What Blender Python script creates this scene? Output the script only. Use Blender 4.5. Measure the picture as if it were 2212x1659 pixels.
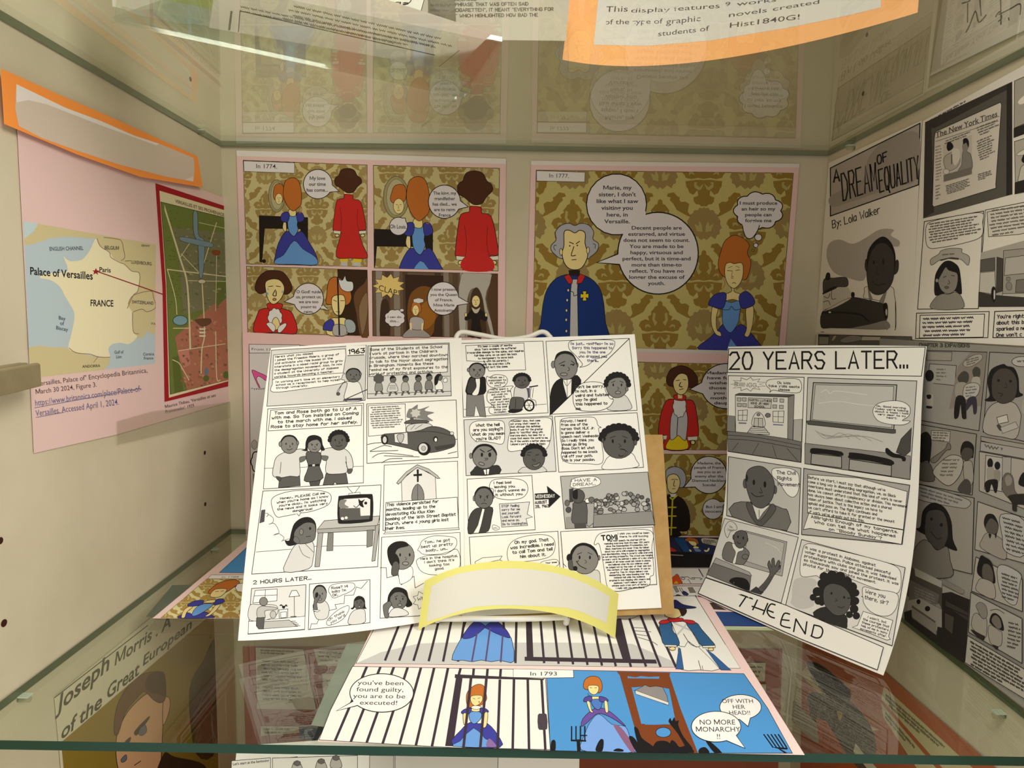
import bpy, bmesh, math, random
from mathutils import Vector, Matrix
from mathutils.bvhtree import BVHTree
from mathutils.geometry import tessellate_polygon
for o in list(bpy.data.objects): bpy.data.objects.remove(o)
S=bpy.context.scene; COL=S.collection
# ---------------- camera ----------------
FPX=1450.0; CAMP=Vector((-.00581,-.74035,.24537)); PITCH,YAW,ROLL=.10103,-.00387,.0169
_f=Vector((math.sin(YAW)*math.cos(PITCH),math.cos(YAW)*math.cos(PITCH),-math.sin(PITCH)))
_r=Vector((math.cos(YAW),-math.sin(YAW),0)); _u=_r.cross(_f)
CR=_r*math.cos(ROLL)+_u*math.sin(ROLL); CU=_u*math.cos(ROLL)-_r*math.sin(ROLL); CF=_f
cd=bpy.data.cameras.new('camera'); cam=bpy.data.objects.new('camera',cd); COL.objects.link(cam)
cd.sensor_width=36; cd.lens=FPX/2212*36; cd.clip_start=.01; cd.clip_end=50
cam.matrix_world=Matrix(((CR.x,CU.x,-CF.x,CAMP.x),(CR.y,CU.y,-CF.y,CAMP.y),(CR.z,CU.z,-CF.z,CAMP.z),(0,0,0,1)))
S.camera=cam
# ---------------- world, lights, exposure ----------------
w=bpy.data.worlds.new('world'); S.world=w; w.use_nodes=True
w.node_tree.nodes['Background'].inputs[0].default_value=(1,.95,.86,1)
w.node_tree.nodes['Background'].inputs[1].default_value=.56
def area(name,loc,target,sx,sy,power,col):
    l=bpy.data.lights.new(name,'AREA'); l.shape='RECTANGLE'; l.size=sx; l.size_y=sy; l.energy=power; l.color=col
    o=bpy.data.objects.new(name,l); COL.objects.link(o); o.location=loc
    o.rotation_euler=(Vector(target)-Vector(loc)).to_track_quat('-Z','Y').to_euler(); return o
area('ceiling_lamp',(-.42,-1.10,1.66),(0,-.25,.1),.9,.45,14,(1,.975,.925))
area('ceiling_lamp',(.95,-1.30,.95),(-.3,-.3,.1),.6,.6,15,(1,.955,.87))  # added fill lamp from the right, there to brighten the left wall
vs=S.view_settings; vs.view_transform='Standard'; vs.look='None'; vs.exposure=0.20; vs.gamma=1; vs.use_curve_mapping=False
# ---------------- helpers ----------------
def ray(x,y): return CF+CR*((x-1106)/FPX)-CU*((y-829.5)/FPX)
def srgb(h):
    v=[int(h[i:i+2],16)/255 for i in (0,2,4)]
    return tuple(c/12.92 if c<=.04045 else ((c+.055)/1.055)**2.4 for c in v)
MATS={}
def M(h,rough=.75,spec=.25):
    k=(h,rough,spec)
    if k in MATS: return MATS[k]
    m=bpy.data.materials.new('paint_'+h); m.use_nodes=True; b=m.node_tree.nodes['Principled BSDF']
    b.inputs['Base Color'].default_value=(*srgb(h),1); b.inputs['Roughness'].default_value=rough; b.inputs['Specular IOR Level'].default_value=spec
    MATS[k]=m; return m
def noisy(name,h1,h2,scale,rough=.8,bump=0,detail=4,spec=.3):
    m=bpy.data.materials.new(name); m.use_nodes=True; t=m.node_tree; b=t.nodes['Principled BSDF']
    n=t.nodes.new('ShaderNodeTexNoise'); n.inputs['Scale'].default_value=scale; n.inputs['Detail'].default_value=detail
    tc=t.nodes.new('ShaderNodeTexCoord'); t.links.new(tc.outputs['Object'],n.inputs['Vector'])
    r=t.nodes.new('ShaderNodeValToRGB'); r.color_ramp.elements[0].position=.35; r.color_ramp.elements[1].position=.65
    r.color_ramp.elements[0].color=(*srgb(h1),1); r.color_ramp.elements[1].color=(*srgb(h2),1)
    t.links.new(n.outputs['Fac'],r.inputs['Fac']); t.links.new(r.outputs['Color'],b.inputs['Base Color'])
    b.inputs['Roughness'].default_value=rough; b.inputs['Specular IOR Level'].default_value=spec
    if bump:
        bp=t.nodes.new('ShaderNodeBump'); bp.inputs['Strength'].default_value=bump; bp.inputs['Distance'].default_value=.001
        n2=t.nodes.new('ShaderNodeTexNoise'); n2.inputs['Scale'].default_value=scale*6; t.links.new(tc.outputs['Object'],n2.inputs['Vector'])
        t.links.new(n2.outputs['Fac'],bp.inputs['Height']); t.links.new(bp.outputs['Normal'],b.inputs['Normal'])
    return m
def glass(name,tint,f0=.04,rough=0.0):
    m=bpy.data.materials.new(name); m.use_nodes=True; t=m.node_tree; t.nodes.remove(t.nodes['Principled BSDF']); out=t.nodes['Material Output']
    g=t.nodes.new('ShaderNodeNewGeometry'); d=t.nodes.new('ShaderNodeVectorMath'); d.operation='DOT_PRODUCT'
    t.links.new(g.outputs['Incoming'],d.inputs[0]); t.links.new(g.outputs['Normal'],d.inputs[1])
    def mth(op,a,b=None):
        n=t.nodes.new('ShaderNodeMath'); n.operation=op; n.use_clamp=False
        for i,v in enumerate((a,b)):
            if v is None: continue
            if isinstance(v,(int,float)): n.inputs[i].default_value=v
            else: t.links.new(v,n.inputs[i])
        return n.outputs[0]
    c=mth('ABSOLUTE',d.outputs['Value']); p=mth('POWER',mth('SUBTRACT',1.0,c),5.0); fr=mth('ADD',mth('MULTIPLY',p,1-f0),f0)
    tr=t.nodes.new('ShaderNodeBsdfTransparent'); tr.inputs[0].default_value=(*tint,1)
    gl=t.nodes.new('ShaderNodeBsdfGlossy'); gl.inputs['Roughness'].default_value=rough; gl.inputs['Color'].default_value=(.96,1,.97,1)
    mx=t.nodes.new('ShaderNodeMixShader'); t.links.new(fr,mx.inputs[0]); t.links.new(tr.outputs[0],mx.inputs[1]); t.links.new(gl.outputs[0],mx.inputs[2])
    t.links.new(mx.outputs[0],out.inputs[0]); return m
def mesh_obj(name,V,F,mats,mi=None,parent=None,smooth=False):
    me=bpy.data.meshes.new(name); me.from_pydata([tuple(v) for v in V],[],F)
    for m in mats: me.materials.append(m)
    if mi: me.polygons.foreach_set('material_index',mi)
    if smooth: me.polygons.foreach_set('use_smooth',[True]*len(F))
    me.update(); o=bpy.data.objects.new(name,me); COL.objects.link(o)
    if parent: o.parent=parent
    return o
def tag(o,label=None,cat=None,group=None,kind=None):
    if label: o['label']=label
    if cat: o['category']=cat
    if group: o['group']=group
    if kind: o['kind']=kind
    return o
def empty(name,loc=(0,0,0)):
    o=bpy.data.objects.new(name,None); COL.objects.link(o); o.location=loc; o.empty_display_size=.02; return o
def boxVF(a,b):
    V=[(x,y,z) for x in (a[0],b[0]) for y in (a[1],b[1]) for z in (a[2],b[2])]
    return V,[(0,1,3,2),(4,6,7,5),(0,4,5,1),(2,3,7,6),(0,2,6,4),(1,5,7,3)]
def prismVF(top,down):
    n=len(top); top=[Vector(v) for v in top]; V=top+[v+Vector(down) for v in top]
    return V,[tuple(range(n)),tuple(range(2*n-1,n-1,-1))]+[(i,n+i,n+(i+1)%n,(i+1)%n) for i in range(n)]
def tube(pts,r,n=10,closed=False):
    pts=[Vector(p) for p in pts]; V=[];F=[]; N=len(pts); prev=None
    for i,p in enumerate(pts):
        a=pts[i-1] if (i>0 or closed) else p; b=pts[(i+1)%N] if (i<N-1 or closed) else p
        t=(b-a).normalized()
        if prev is None: prev=t.orthogonal().normalized()
        s=(prev-t*prev.dot(t)).normalized(); prev=s; q=t.cross(s)
        for k in range(n): V.append(p+(s*math.cos(2*math.pi*k/n)+q*math.sin(2*math.pi*k/n))*r)
    for i in range(N if closed else N-1):
        for k in range(n): F.append((i*n+k,i*n+(k+1)%n,((i+1)%N)*n+(k+1)%n,((i+1)%N)*n+k))
    if not closed: F+= [tuple(range(n-1,-1,-1)),tuple(range((N-1)*n,N*n))]
    return V,F
def crom(P,closed,k=5):
    n=len(P); out=[]
    for i in range(n if closed else n-1):
        g=lambda j: P[j%n] if closed else P[min(max(j,0),n-1)]
        a,b,c,d=g(i-1),g(i),g(i+1),g(i+2)
        for s in range(k):
            t=s/k; out.append(tuple(.5*(2*b[m]+(c[m]-a[m])*t+(2*a[m]-5*b[m]+4*c[m]-d[m])*t*t+(3*b[m]-a[m]-3*c[m]+d[m])*t**3) for m in range(len(b))))
    if not closed: out.append(tuple(P[-1]))
    return out
def pp(s): return [tuple(float(v) for v in q.split(',')) for q in s.split()]
# ---- surfaces: a pixel of the photograph -> a point on a real sheet ----
class Plane:
    curved=False
    def __init__(s,p,n): s.p=Vector(p); s.n=Vector(n).normalized()
    def at(s,x,y):
        d=ray(x,y); t=(s.p-CAMP).dot(s.n)/d.dot(s.n); return CAMP+d*t, s.n
def onY(x,y,Y): d=ray(x,y); return CAMP+d*((Y-CAMP.y)/d.y)
def onZ(x,y,Z): d=ray(x,y); return CAMP+d*((Z-CAMP.z)/d.z)
def onX(x,y,X): d=ray(x,y); return CAMP+d*((X-CAMP.x)/d.x)
class Patch:
    curved=True
    def __init__(s,rows,N=36):     # rows of 3D points; Lagrange in v, u
        def lag(P,t):
            n=len(P); k=[i/(n-1) for i in range(n)]; o=Vector((0,0,0))
            for i in range(n):
                c=1.0
                for j in range(n):
                    if j!=i: c*=(t-k[j])/(k[i]-k[j])
                o+=P[i]*c
            return o
        s.f=lambda u,v: lag([lag(r,u) for r in rows],v)
        s.N=N; e=.06; G=[[s.f(-e+(1+2*e)*i/N,-e+(1+2*e)*j/N) for i in range(N+1)] for j in range(N+1)]
        V=[v for r in G for v in r]; F=[(j*(N+1)+i,j*(N+1)+i+1,(j+1)*(N+1)+i+1,(j+1)*(N+1)+i) for j in range(N) for i in range(N)]
        s.bvh=BVHTree.FromPolygons(V,F)
    def at(s,x,y):
        d=ray(x,y).normalized(); h=s.bvh.ray_cast(CAMP,d)
        if h[0] is None:
            c=s.bvh.find_nearest(CAMP+d*.6); return c[0],c[1]
        return h[0],h[1]
# ---- hand lettering (strokes) ----
HF=dict(zip("ABCDEFGHIJKLMNOPQRSTUVWXYZ","022842 1434|020838473505 3544433202|4738180604123243|02082846442202|48080242 0535|480802 0535|47381806041232434525|0208 4248 0545|0802|3833221203|0208 480542|080242|0208244842|02084248|180604123244463818|020838473505|180604123244463818 2341|020838473505 2542|47381807153544321203|0848 2822|080312324348|082248|0812354258|0842 0248|082548 2522|08480242".split('|')))
HF.update(zip("abcdefghijklmnopqrstuvwxyz","361605031233 3632|08022233352605|361605031232|351605031233 3832|043435261605031232|37281712 0636|361605031233 36312000|0802 05163532|0602 0708|16110000 1718|0802 350432|0802|0602 05162522 25364542|0602 05163532|160503122233352616|0600 05162635332212|3630 351605031233|0602 051636|361605332202|18132232 0636|0603122233 3632|062236|0612243246|0632 0236|0624 3600|06360232".split('|')))
HF.update(zip("0123456789.,!?'\"-:*","180604123244463818|172822|071838460242|0848254543321203|32380444|4808053544321203|381604031232433504|084822|25071838472544321204 25|4635150718384642|0203|1301|0804 0302|071838472524 2223|0807|0807 2827|0535|0302 0605|0535 1436".split('|')))
HF={k:[[(int(q[i]),int(q[i+1])-2) for i in range(0,len(q),2)] for q in v.split()] for k,v in HF.items()}
def hand_line(s):
    x=0; out=[]
    for ch in s:
        if ch==' ': x+=3.4; continue
        g=HF.get(ch)
        if not g: x+=3; continue
        w=max(p[0] for q in g for p in q)
        for q in g: out.append([((px+x),py) for px,py in q])
        x+=w+1.5
    return x-1.5,out
# ---- printed lettering (outline glyphs) ----
_SG={}
def glyph_M(t):
    o=[(0,0),(t,0),(t,.5),(.33,.06),(.43,.06),(.76-t,.5),(.76-t,0),(.76,0),(.76,.73),(.74-t,.73),(.38,.2),(.02+t,.73),(0,.73)]
    return [(x+.06,y) for x,y in o],[tuple(q) for q in tessellate_polygon([[Vector((x,y,0)) for x,y in o]])],.88
def sans_glyph(ch,bold):
    k=(ch,bold)
    if k in _SG: return _SG[k]
    if ch=='M': _SG[k]=glyph_M(.125 if bold else .095); return _SG[k]
    def mk(body):
        c=bpy.data.curves.new('t','FONT'); c.body=body; c.size=1; c.resolution_u=3; c.offset=.02 if bold else 0.002; c.fill_mode='FRONT'
        o=bpy.data.objects.new('t',c); COL.objects.link(o); dg=bpy.context.evaluated_depsgraph_get(); ev=o.evaluated_get(dg); me=ev.to_mesh()
        V=[(v.co.x,v.co.y) for v in me.vertices]; F=[tuple(p.vertices) for p in me.polygons]
        ev.to_mesh_clear(); bpy.data.objects.remove(o); bpy.data.curves.remove(c); return V,F
    a=mk('II')[0]; xs=sorted(v[0] for v in a); aI=[v for v in a]
    i1=min(xs); i2=min(x for x in xs if x>i1+.18)
    advI=i2-i1
    b=mk('I'+ch+'I')[0]; mx=max(v[0] for v in b); wI=max(v[0] for v in mk('I')[0])-i1
    adv=(mx-wI-i1)-advI
    V,F=mk(ch); _SG[k]=(V,F,adv); return _SG[k]
def sans_line(s,bold):
    x=0; V=[];F=[]
    for ch in s:
        if ch==' ': x+=.27; continue
        v,f,a=sans_glyph(ch,bold); n=len(V); V+=[(p[0]+x,p[1]) for p in v]; F+=[tuple(i+n for i in q) for q in f]; x+=a+.004
    return x,V,F
def clip_convex(poly,C):
    n=len(C); ar=sum(C[i][0]*C[(i+1)%n][1]-C[(i+1)%n][0]*C[i][1] for i in range(n))
    sg=1 if ar>0 else -1
    for i in range(n):
        a,b=C[i],C[(i+1)%n]; out=[]
        sd=lambda p: sg*((b[0]-a[0])*(p[1]-a[1])-(b[1]-a[1])*(p[0]-a[0]))
        m=len(poly)
        for j in range(m):
            p,q=poly[j],poly[(j+1)%m]; sp,sq=sd(p),sd(q)
            if sp>=0: out.append(p)
            if (sp>=0)!=(sq>=0):
                t=sp/(sp-sq); out.append((p[0]+(q[0]-p[0])*t,p[1]+(q[1]-p[1])*t))
        poly=out
        if len(poly)<3: return []
    return poly
INK='1c1716'
class Page:
    """One sheet of paper: a solid thin sheet plus everything printed on it, in one mesh."""
    def __init__(s,surf,paper='f2efe6',base=3.5e-5,step=1.4e-5):
        s.S=surf; s.V=[];s.F=[];s.MI=[];s.mats=[];s.key={}; s.boxes=[]; s.paper=paper; s.base=base; s.step=step
        s.fr(0,0,1); s.C=None; s.A=None; s.maxlev=0
    def fr(s,x0,y0,k): s.T=(x0,y0,k); return s
    def clip(s,c=None): s.C=[s.px(p) for p in pp(c)] if c else None
    def px(s,p):
        if s.A: a=s.A; p=(a[0]*p[0]+a[1]*p[1]+a[2],a[3]*p[0]+a[4]*p[1]+a[5])
        return (s.T[0]+p[0]/s.T[2],s.T[1]+p[1]/s.T[2])
    def mat(s,h):
        m=M(h) if isinstance(h,str) else h
        k=m.name
        if k not in s.key: s.key[k]=len(s.mats); s.mats.append(m)
        return s.key[k]
    def lev(s,pts):
        x0=min(p[0] for p in pts);x1=max(p[0] for p in pts);y0=min(p[1] for p in pts);y1=max(p[1] for p in pts); L=1
        for b in s.boxes:
            if b[0]<x1 and x0<b[1] and b[2]<y1 and y0<b[3] and b[4]>=L: L=b[4]+1
        s.boxes.append((x0,x1,y0,y1,L)); s.maxlev=max(s.maxlev,L); return L
    def emit(s,polys,h,lev):
        """polys: list of convex pixel polygons"""
        off=s.base+s.step*lev; mi=s.mat(h); cache={}
        def vid(p):
            k=(round(p[0],3),round(p[1],3))
            if k not in cache:
                c,n=s.S.at(*p)
                if n.dot(CAMP-c)<0: n=-n
                cache[k]=len(s.V); s.V.append(c+n*off)
            return cache[k]
        if s.C:
            polys=[q for q in (clip_convex(p,s.C) for p in polys) if q]
        if s.S.curved:
            LIM=11.0; todo=[]
            for p in polys: todo+= [(p[0],p[i],p[i+1]) for i in range(1,len(p)-1)]
            done=[]
            while todo:
                t=todo.pop(); e=[math.dist(t[i],t[(i+1)%3]) for i in range(3)]; m=max(e)
                if m<=LIM: done.append(t); continue
                i=e.index(m); a,b,c=t[i],t[(i+1)%3],t[(i+2)%3]; mid=((a[0]+b[0])/2,(a[1]+b[1])/2); todo+=[(a,mid,c),(mid,b,c)]
            polys=done
        for p in polys:
            ids=[vid(q) for q in p]
            ids=[v for i,v in enumerate(ids) if v!=ids[i-1]]
            if len(set(ids))>=3 and len(set(ids))==len(ids): s.F.append(tuple(ids)); s.MI.append(mi)
    def _fill(s,P,h):
        if len(P)<3: return
        tr=tessellate_polygon([[Vector((x,y,0)) for x,y in P]])
        L=s.lev(P); s.emit([tuple(P[i] for i in t) for t in tr],h,L)
    def _stroke(s,P,w,h,closed=False,lev=None):
        Q=[P[0]]
        for p in P[1:]:
            if math.dist(p,Q[-1])>.05: Q.append(p)
        if closed and len(Q)>2 and math.dist(Q[0],Q[-1])<.05: Q.pop()
        n=len(Q); w*=1.2
        if n<2: return
        A=[];B=[]
        for i in range(n):
            p=Q[i]; a=Q[i-1] if (i or closed) else None; b=Q[(i+1)%n] if (i<n-1 or closed) else None
            d1=None if a is None else ((p[0]-a[0])/math.dist(p,a),(p[1]-a[1])/math.dist(p,a)); d2=None if b is None else ((b[0]-p[0])/math.dist(p,b),(b[1]-p[1])/math.dist(p,b))
            if d1 is None: d1=d2
            if d2 is None: d2=d1
            m=(d1[0]+d2[0],d1[1]+d2[1]); L=math.hypot(*m)
            if L<.2: m=d1;L=1
            m=(m[0]/L,m[1]/L); c=max(.5,m[0]*d1[0]+m[1]*d1[1]); k=w/2/c; nx,ny=-m[1]*k,m[0]*k
            q=p
            if not closed and (i==0 or i==n-1):
                sgn=-1 if i==0 else 1; q=(p[0]+m[0]*w*.35*sgn,p[1]+m[1]*w*.35*sgn)
            A.append((q[0]+nx,q[1]+ny));B.append((q[0]-nx,q[1]-ny))
        R=range(n if closed else n-1)
        quads=[(A[i],A[(i+1)%n],B[(i+1)%n],B[i]) for i in R]
        if lev is None: lev=s.lev(A+B)
        s.emit(quads,h,lev)
    # drawing commands (coordinates in the current frame)
    def q(s,h,pts,o=0,oc=INK,raw=False):            # polygon
        P=[s.px(p) for p in (pts if raw else pp(pts))]; s._fill(P,h)
        if o: s._stroke(P,o,oc,True)
    def b(s,h,pts,o=1.0,oc=INK,k=4):                # smooth blob
        P=crom([s.px(p) for p in pp(pts)],True,k)
        if h: s._fill(P,h)
        if o: s._stroke(P,o,oc,True)
    def l(s,pts,w=1.2,h=INK,sm=True,closed=False):  # line
        P=[s.px(p) for p in pp(pts)]
        if sm and len(P)>2: P=crom(P,closed,4)
        s._stroke(P,w,h,closed)
    def e(s,h,cx,cy,rx,ry,o=1.0,rot=0,oc=INK,n=22):
        c,d=math.cos(rot),math.sin(rot)
        P=[s.px((cx+rx*math.cos(t)*c-ry*math.sin(t)*d,cy+rx*math.cos(t)*d+ry*math.sin(t)*c)) for t in (2*math.pi*i/n for i in range(n))]
        if h: s._fill(P,h)
        if o: s._stroke(P,o,oc,True)
    def cloud(s,h,cx,cy,rx,ry,n=10,o=1.0,amp=.13,oc=INK):
        P=[]
        for i in range(n*5):
            t=2*math.pi*i/(n*5); r=1+amp*abs(math.sin(n*t/2)); P.append(s.px((cx+rx*r*math.cos(t),cy+ry*r*math.sin(t))))
        s._fill(P,h)
        if o: s._stroke(P,o,oc,True)
    def burst(s,h,cx,cy,rx,ry,n=11,o=1.0,inn=.68):
        P=[s.px((cx+rx*(1 if i%2 else inn)*math.cos(math.pi*i/n),cy+ry*(1 if i%2 else inn)*math.sin(math.pi*i/n))) for i in range(2*n)]
        s._fill(P,h)
        if o: s._stroke(P,o,INK,True)
    def say(s,h,cx,cy,rx,ry,tail=None,o=1.4,wd=.16):     # speech balloon, tail tip (x,y)
        P=[]
        ta=math.atan2((tail[1]-cy)/ry,(tail[0]-cx)/rx) if tail else None
        for i in range(48):
            t=2*math.pi*i/48+(ta or 0)+1e-6
            if tail and (i==0): continue
            if tail and min(i,48-i)*2*math.pi/48<wd: continue
            P.append((cx+rx*math.cos(t),cy+ry*math.sin(t)))
        if tail: P.append(tail)
        P=[s.px(p) for p in P]; s._fill(P,h)
        if o: s._stroke(P,o,INK,True)
    def t(s,txt,box,kind='h',h=INK,w=1.0,al='c',fit=.62,xs=None,sh=0):
        """text block: lines split by '|', box = 'TLx,TLy TRx,TRy BLx,BLy'"""
        a,b,c=[s.px(p) for p in pp(box)]; L=txt.split('|'); n=len(L)
        ux=((b[0]-a[0]),(b[1]-a[1])); vx=((c[0]-a[0])/n,(c[1]-a[1])/n); W=math.hypot(*ux); ux=(ux[0]/W,ux[1]/W)
        D=[]
        for q in L:
            if kind=='h': wd,st=hand_line(q); D.append((wd/6.,[[(x/6.,y/6.) for x,y in z] for z in st],None))
            else: wd,V,F=sans_line(q,kind=='S'); D.append((wd/.73,[(x/.73,y/.73) for x,y in V],F))
        mw=max(d[0] for d in D) or 1; H=math.hypot(*vx)*fit
        sx=xs*H if xs else W/mw
        hu=(vx[0]*fit,vx[1]*fit)
        allp=[]; items=[]
        for i,(wd,G,F) in enumerate(D):
            x0=0 if al=='l' else (W-wd*sx)/2 if al=='c' else W-wd*sx
            bl=(a[0]+vx[0]*(i+.5+fit/2),a[1]+vx[1]*(i+.5+fit/2))
            f=lambda p:(bl[0]+ux[0]*(x0+p[0]*sx+sh*p[1]*H)-hu[0]*p[1],bl[1]+ux[1]*(x0+p[0]*sx+sh*p[1]*H)-hu[1]*p[1])
            if F is None: items.append(('h',[[f(p) for p in z] for z in G])); allp+=[p for z in items[-1][1] for p in z]
            else: items.append(('s',[f(p) for p in G],F)); allp+=items[-1][1]
        if not allp: return
        lev=s.lev(allp)
        for it in items:
            if it[0]=='h':
                for z in it[1]: s._stroke(z,w*.86,h,False,lev)
            else: s.emit([tuple(it[1][i] for i in f) for f in it[2]],h,lev)
    def scr(s,box,n,h='55504a',w=1.1,seed=1,fill=.9):   # lines of writing too small to read
        rn=random.Random(seed); a,b,c=[s.px(p) for p in pp(box)]; ux=(b[0]-a[0],b[1]-a[1]); vx=((c[0]-a[0])/n,(c[1]-a[1])/n)
        W=math.hypot(*ux); ux=(ux[0]/W,ux[1]/W); H=math.hypot(*vx)
        lev=s.lev([a,b,c,(b[0]+c[0]-a[0],b[1]+c[1]-a[1])])
        for i in range(n):
            x=rn.uniform(0,.08)*W; end=W*(fill+rn.uniform(-.12,.06))
            if i==n-1: end*=rn.uniform(.5,.9)
            while x<end:
                L=rn.uniform(1.2,3.8)*H*.62; L=min(L,end-x+.1); k=max(2,int(L/(H*.2)))
                st=[(a[0]+vx[0]*(i+.5+(.17 if j%2 else -.17)*rn.uniform(.5,1.25))+ux[0]*(x+L*j/k),a[1]+vx[1]*(i+.5+(.17 if j%2 else -.17)*rn.uniform(.5,1.25))+ux[1]*(x+L*j/k)) for j in range(k+1)]
                s._stroke(st,w,h,False,lev); x+=L+H*.38
    def build(s,name,outline=None,grid=None,thick=2.5e-4,parent=None,back=None):
        """outline: pixel polygon of a flat sheet; grid: a Patch for a curved one"""
        V=[];F=[];mi=[]
        pm=s.mat(s.paper); bm_=s.mat(back or s.paper)
        if grid:
            N=40; 
            for j in range(N+1):
                for i in range(N+1):
                    V.append(grid.f(i/N,j/N))
            nv=len(V); e=1e-3
            for j in range(N+1):
                for i in range(N+1):
                    u,v=i/N,j/N; n=(grid.f(u+e,v)-grid.f(u-e,v)).cross(grid.f(u,v+e)-grid.f(u,v-e)).normalized(); p=V[j*(N+1)+i]
                    if n.dot(CAMP-p)>0: n=-n
                    V.append(p+n*thick)
            for j in range(N):
                for i in range(N):
                    a=j*(N+1)+i; F.append((a,a+1,a+N+2,a+N+1)); mi.append(pm); F.append((nv+a+N+1,nv+a+N+2,nv+a+1,nv+a)); mi.append(bm_)
            rim=[i for i in range(N+1)]+[j*(N+1)+N for j in range(1,N+1)]+[N*(N+1)+i for i in range(N-1,-1,-1)]+[j*(N+1) for j in range(N-1,0,-1)]
            for k in range(len(rim)):
                a,b=rim[k],rim[(k+1)%len(rim)]; F.append((a,nv+a,nv+b,b)); mi.append(pm)
        else:
            P=[s.S.at(*p) for p in pp(outline)]; n=P[0][1]
            if n.dot(CAMP-P[0][0])>0: n=-n
            v,f=prismVF([p[0] for p in P],n*thick); V=v;F=f; mi=[pm,bm_]+[pm]*(len(f)-2)
        k=len(V); V=V+s.V; F=F+[tuple(i+k for i in f) for f in s.F]; mi=mi+s.MI
        return mesh_obj(name,V,F,s.mats,mi,parent)
def damask(P,x0,y0,dx,dy,nx,ny,h='896e2c',fan='907840',lite='a99a5c'):
    """half-drop damask wallpaper: crowned tree, fan, and leaf garlands"""
    tree=[(0,-.165),(.025,-.15),(.03,-.115),(.055,-.11),(.085,-.075),(.105,-.055),(.10,-.03),(.14,-.01),(.125,.03),(.165,.015),(.22,.035),(.245,.08),(.22,.1),(.21,.125),(.145,.14),(.066,.128),(0,.14)]
    crown=[(0,.15),(.06,.145),(.135,.155),(.21,.16),(.2,.22),(.185,.23),(.165,.275),(.12,.295),(.075,.25),(.065,.30),(.085,.31),(.12,.32),(.115,.36),(.09,.385),(.05,.39),(.03,.41),(0,.405)]
    fann=[(0,.414),(.02,.425),(.05,.42),(.07,.445),(.11,.445),(.125,.475),(.16,.49),(.165,.52),(.19,.55),(.185,.58),(.205,.62),(.18,.64),(.18,.68),(.15,.69),(.13,.73),(.08,.70),(.03,.74),(0,.72)]
    leaf=[(.355,.01),(.315,-.04),(.333,-.115),(.29,-.14),(.245,-.135),(.22,-.153),(.225,-.18),(.2,-.19),(.155,-.23),(.09,-.22),(.075,-.19),(.12,-.18),(.11,-.153),(.15,-.12),(.19,-.057),(.245,-.03),(.31,0)]
    acc=[[(.03,.05),(.06,.02),(.05,-.04),(.08,-.05),(.09,.02),(.06,.08)],[(.1,.1),(.13,.065),(.17,.07),(.17,.11),(.15,.085)],[(0,.18),(.05,.22),(.09,.19),(.07,.17),(.11,.17),(.11,.22),(.06,.25),(.03,.24)],[(.02,.6),(.05,.55),(.06,.6),(.11,.58),(.08,.65),(.02,.66)],[(.04,.142),(.14,.146),(.2,.154),(.14,.152),(.05,.148)]]
    lv=[P.lev(P.C) for i in range(2)]
    def put(Q,c,L):
        Q=[P.px(q) for q in Q]; P.emit([tuple(Q[k] for k in t) for t in tessellate_polygon([[Vector((x,y,0)) for x,y in Q]])],c,L)
    for j in range(ny):
        for i in range(nx):
            cx=x0+dx*(i+(.5 if j%2 else 0)); cy=y0+dy*j*.5; z=.1*((i+2*j)%3)
            for n,(pts,c) in enumerate(((tree,h),(crown,h),(fann,fan))):
                put([(cx+a*dx,cy+b*dy) for a,b in pts]+[(cx-a*dx,cy+b*dy) for a,b in pts[-2:0:-1]],c,lv[0]+z+.3*(n%2))
            for sx in (1,-1):
                put([(cx+sx*a*dx,cy+b*dy) for a,b in leaf],h,lv[0]+z+.66)
                for q in acc: put([(cx+sx*a*dx,cy+b*dy) for a,b in q],lite,lv[1]+z+(.3 if sx>0 else .5))
# ---------------- the display case ----------------
XL,XR=-.325,.325; ZU=.4205; TG=.0056; ZTOP,ZBOT=.86,-.37; YF=-.50
wallm=noisy('case_paint','ccc2a6','d4cab0',14,.72,.25)
def quadwall(name,pts,down,m=wallm,kind='structure'):
    V,F=prismVF(pts,down); return tag(mesh_obj(name,V,F,[m]),kind=kind)
def wall_with_holes(name,pts,down,holes,axis,val,sgn):
    V,F=prismVF(pts,down); mi=[0]*6
    for (px,py,r) in holes:      # drilled shelf-pin holes, a dark cup sunk in a raised ring-free disc
        c=onX(px,py,val); n=len(V); k=14
        V=list(V)+[Vector((val+sgn*4e-4,c.y+r*math.cos(2*math.pi*i/k),c.z+r*math.sin(2*math.pi*i/k))) for i in range(k)]
        V+= [Vector((val-sgn*2e-3,c.y+r*.9*math.cos(2*math.pi*i/k),c.z+r*.9*math.sin(2*math.pi*i/k))) for i in range(k)]
        F=list(F)+[tuple(range(n,n+k))]+[(n+i,n+(i+1)%k,n+k+(i+1)%k,n+k+i) for i in range(k)]; mi+=[1]*(k+1)
    return tag(mesh_obj(name,V,F,[wallm,M('3a1a12',.6)],mi),kind='structure')
wall_with_holes('wall_left',[(XL,YF,ZBOT),(XL,0,ZBOT),(XL,0,ZTOP),(XL,YF,ZTOP)],(-.018,0,0),[(442,978,.0021),(443,1089,.0021),(0,1168,.0022),(8,1346,.0024),(411,171,.0021)],0,XL,1)
wall_with_holes('wall_right',[(XR,YF,ZBOT),(XR,0,ZBOT),(XR,0,ZTOP),(XR,YF,ZTOP)],(.018,0,0),[(1873,75,.0021),(1865,202,.0021)],0,XR,-1)
quadwall('wall_back',[(XL-.018,0,ZBOT),(XR+.018,0,ZBOT),(XR+.018,0,ZTOP),(XL-.018,0,ZTOP)],(0,.018,0))
quadwall('ceiling',[(XL-.018,YF,ZTOP),(XR+.018,YF,ZTOP),(XR+.018,.018,ZTOP),(XL-.018,.018,ZTOP)],(0,0,.018))
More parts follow.
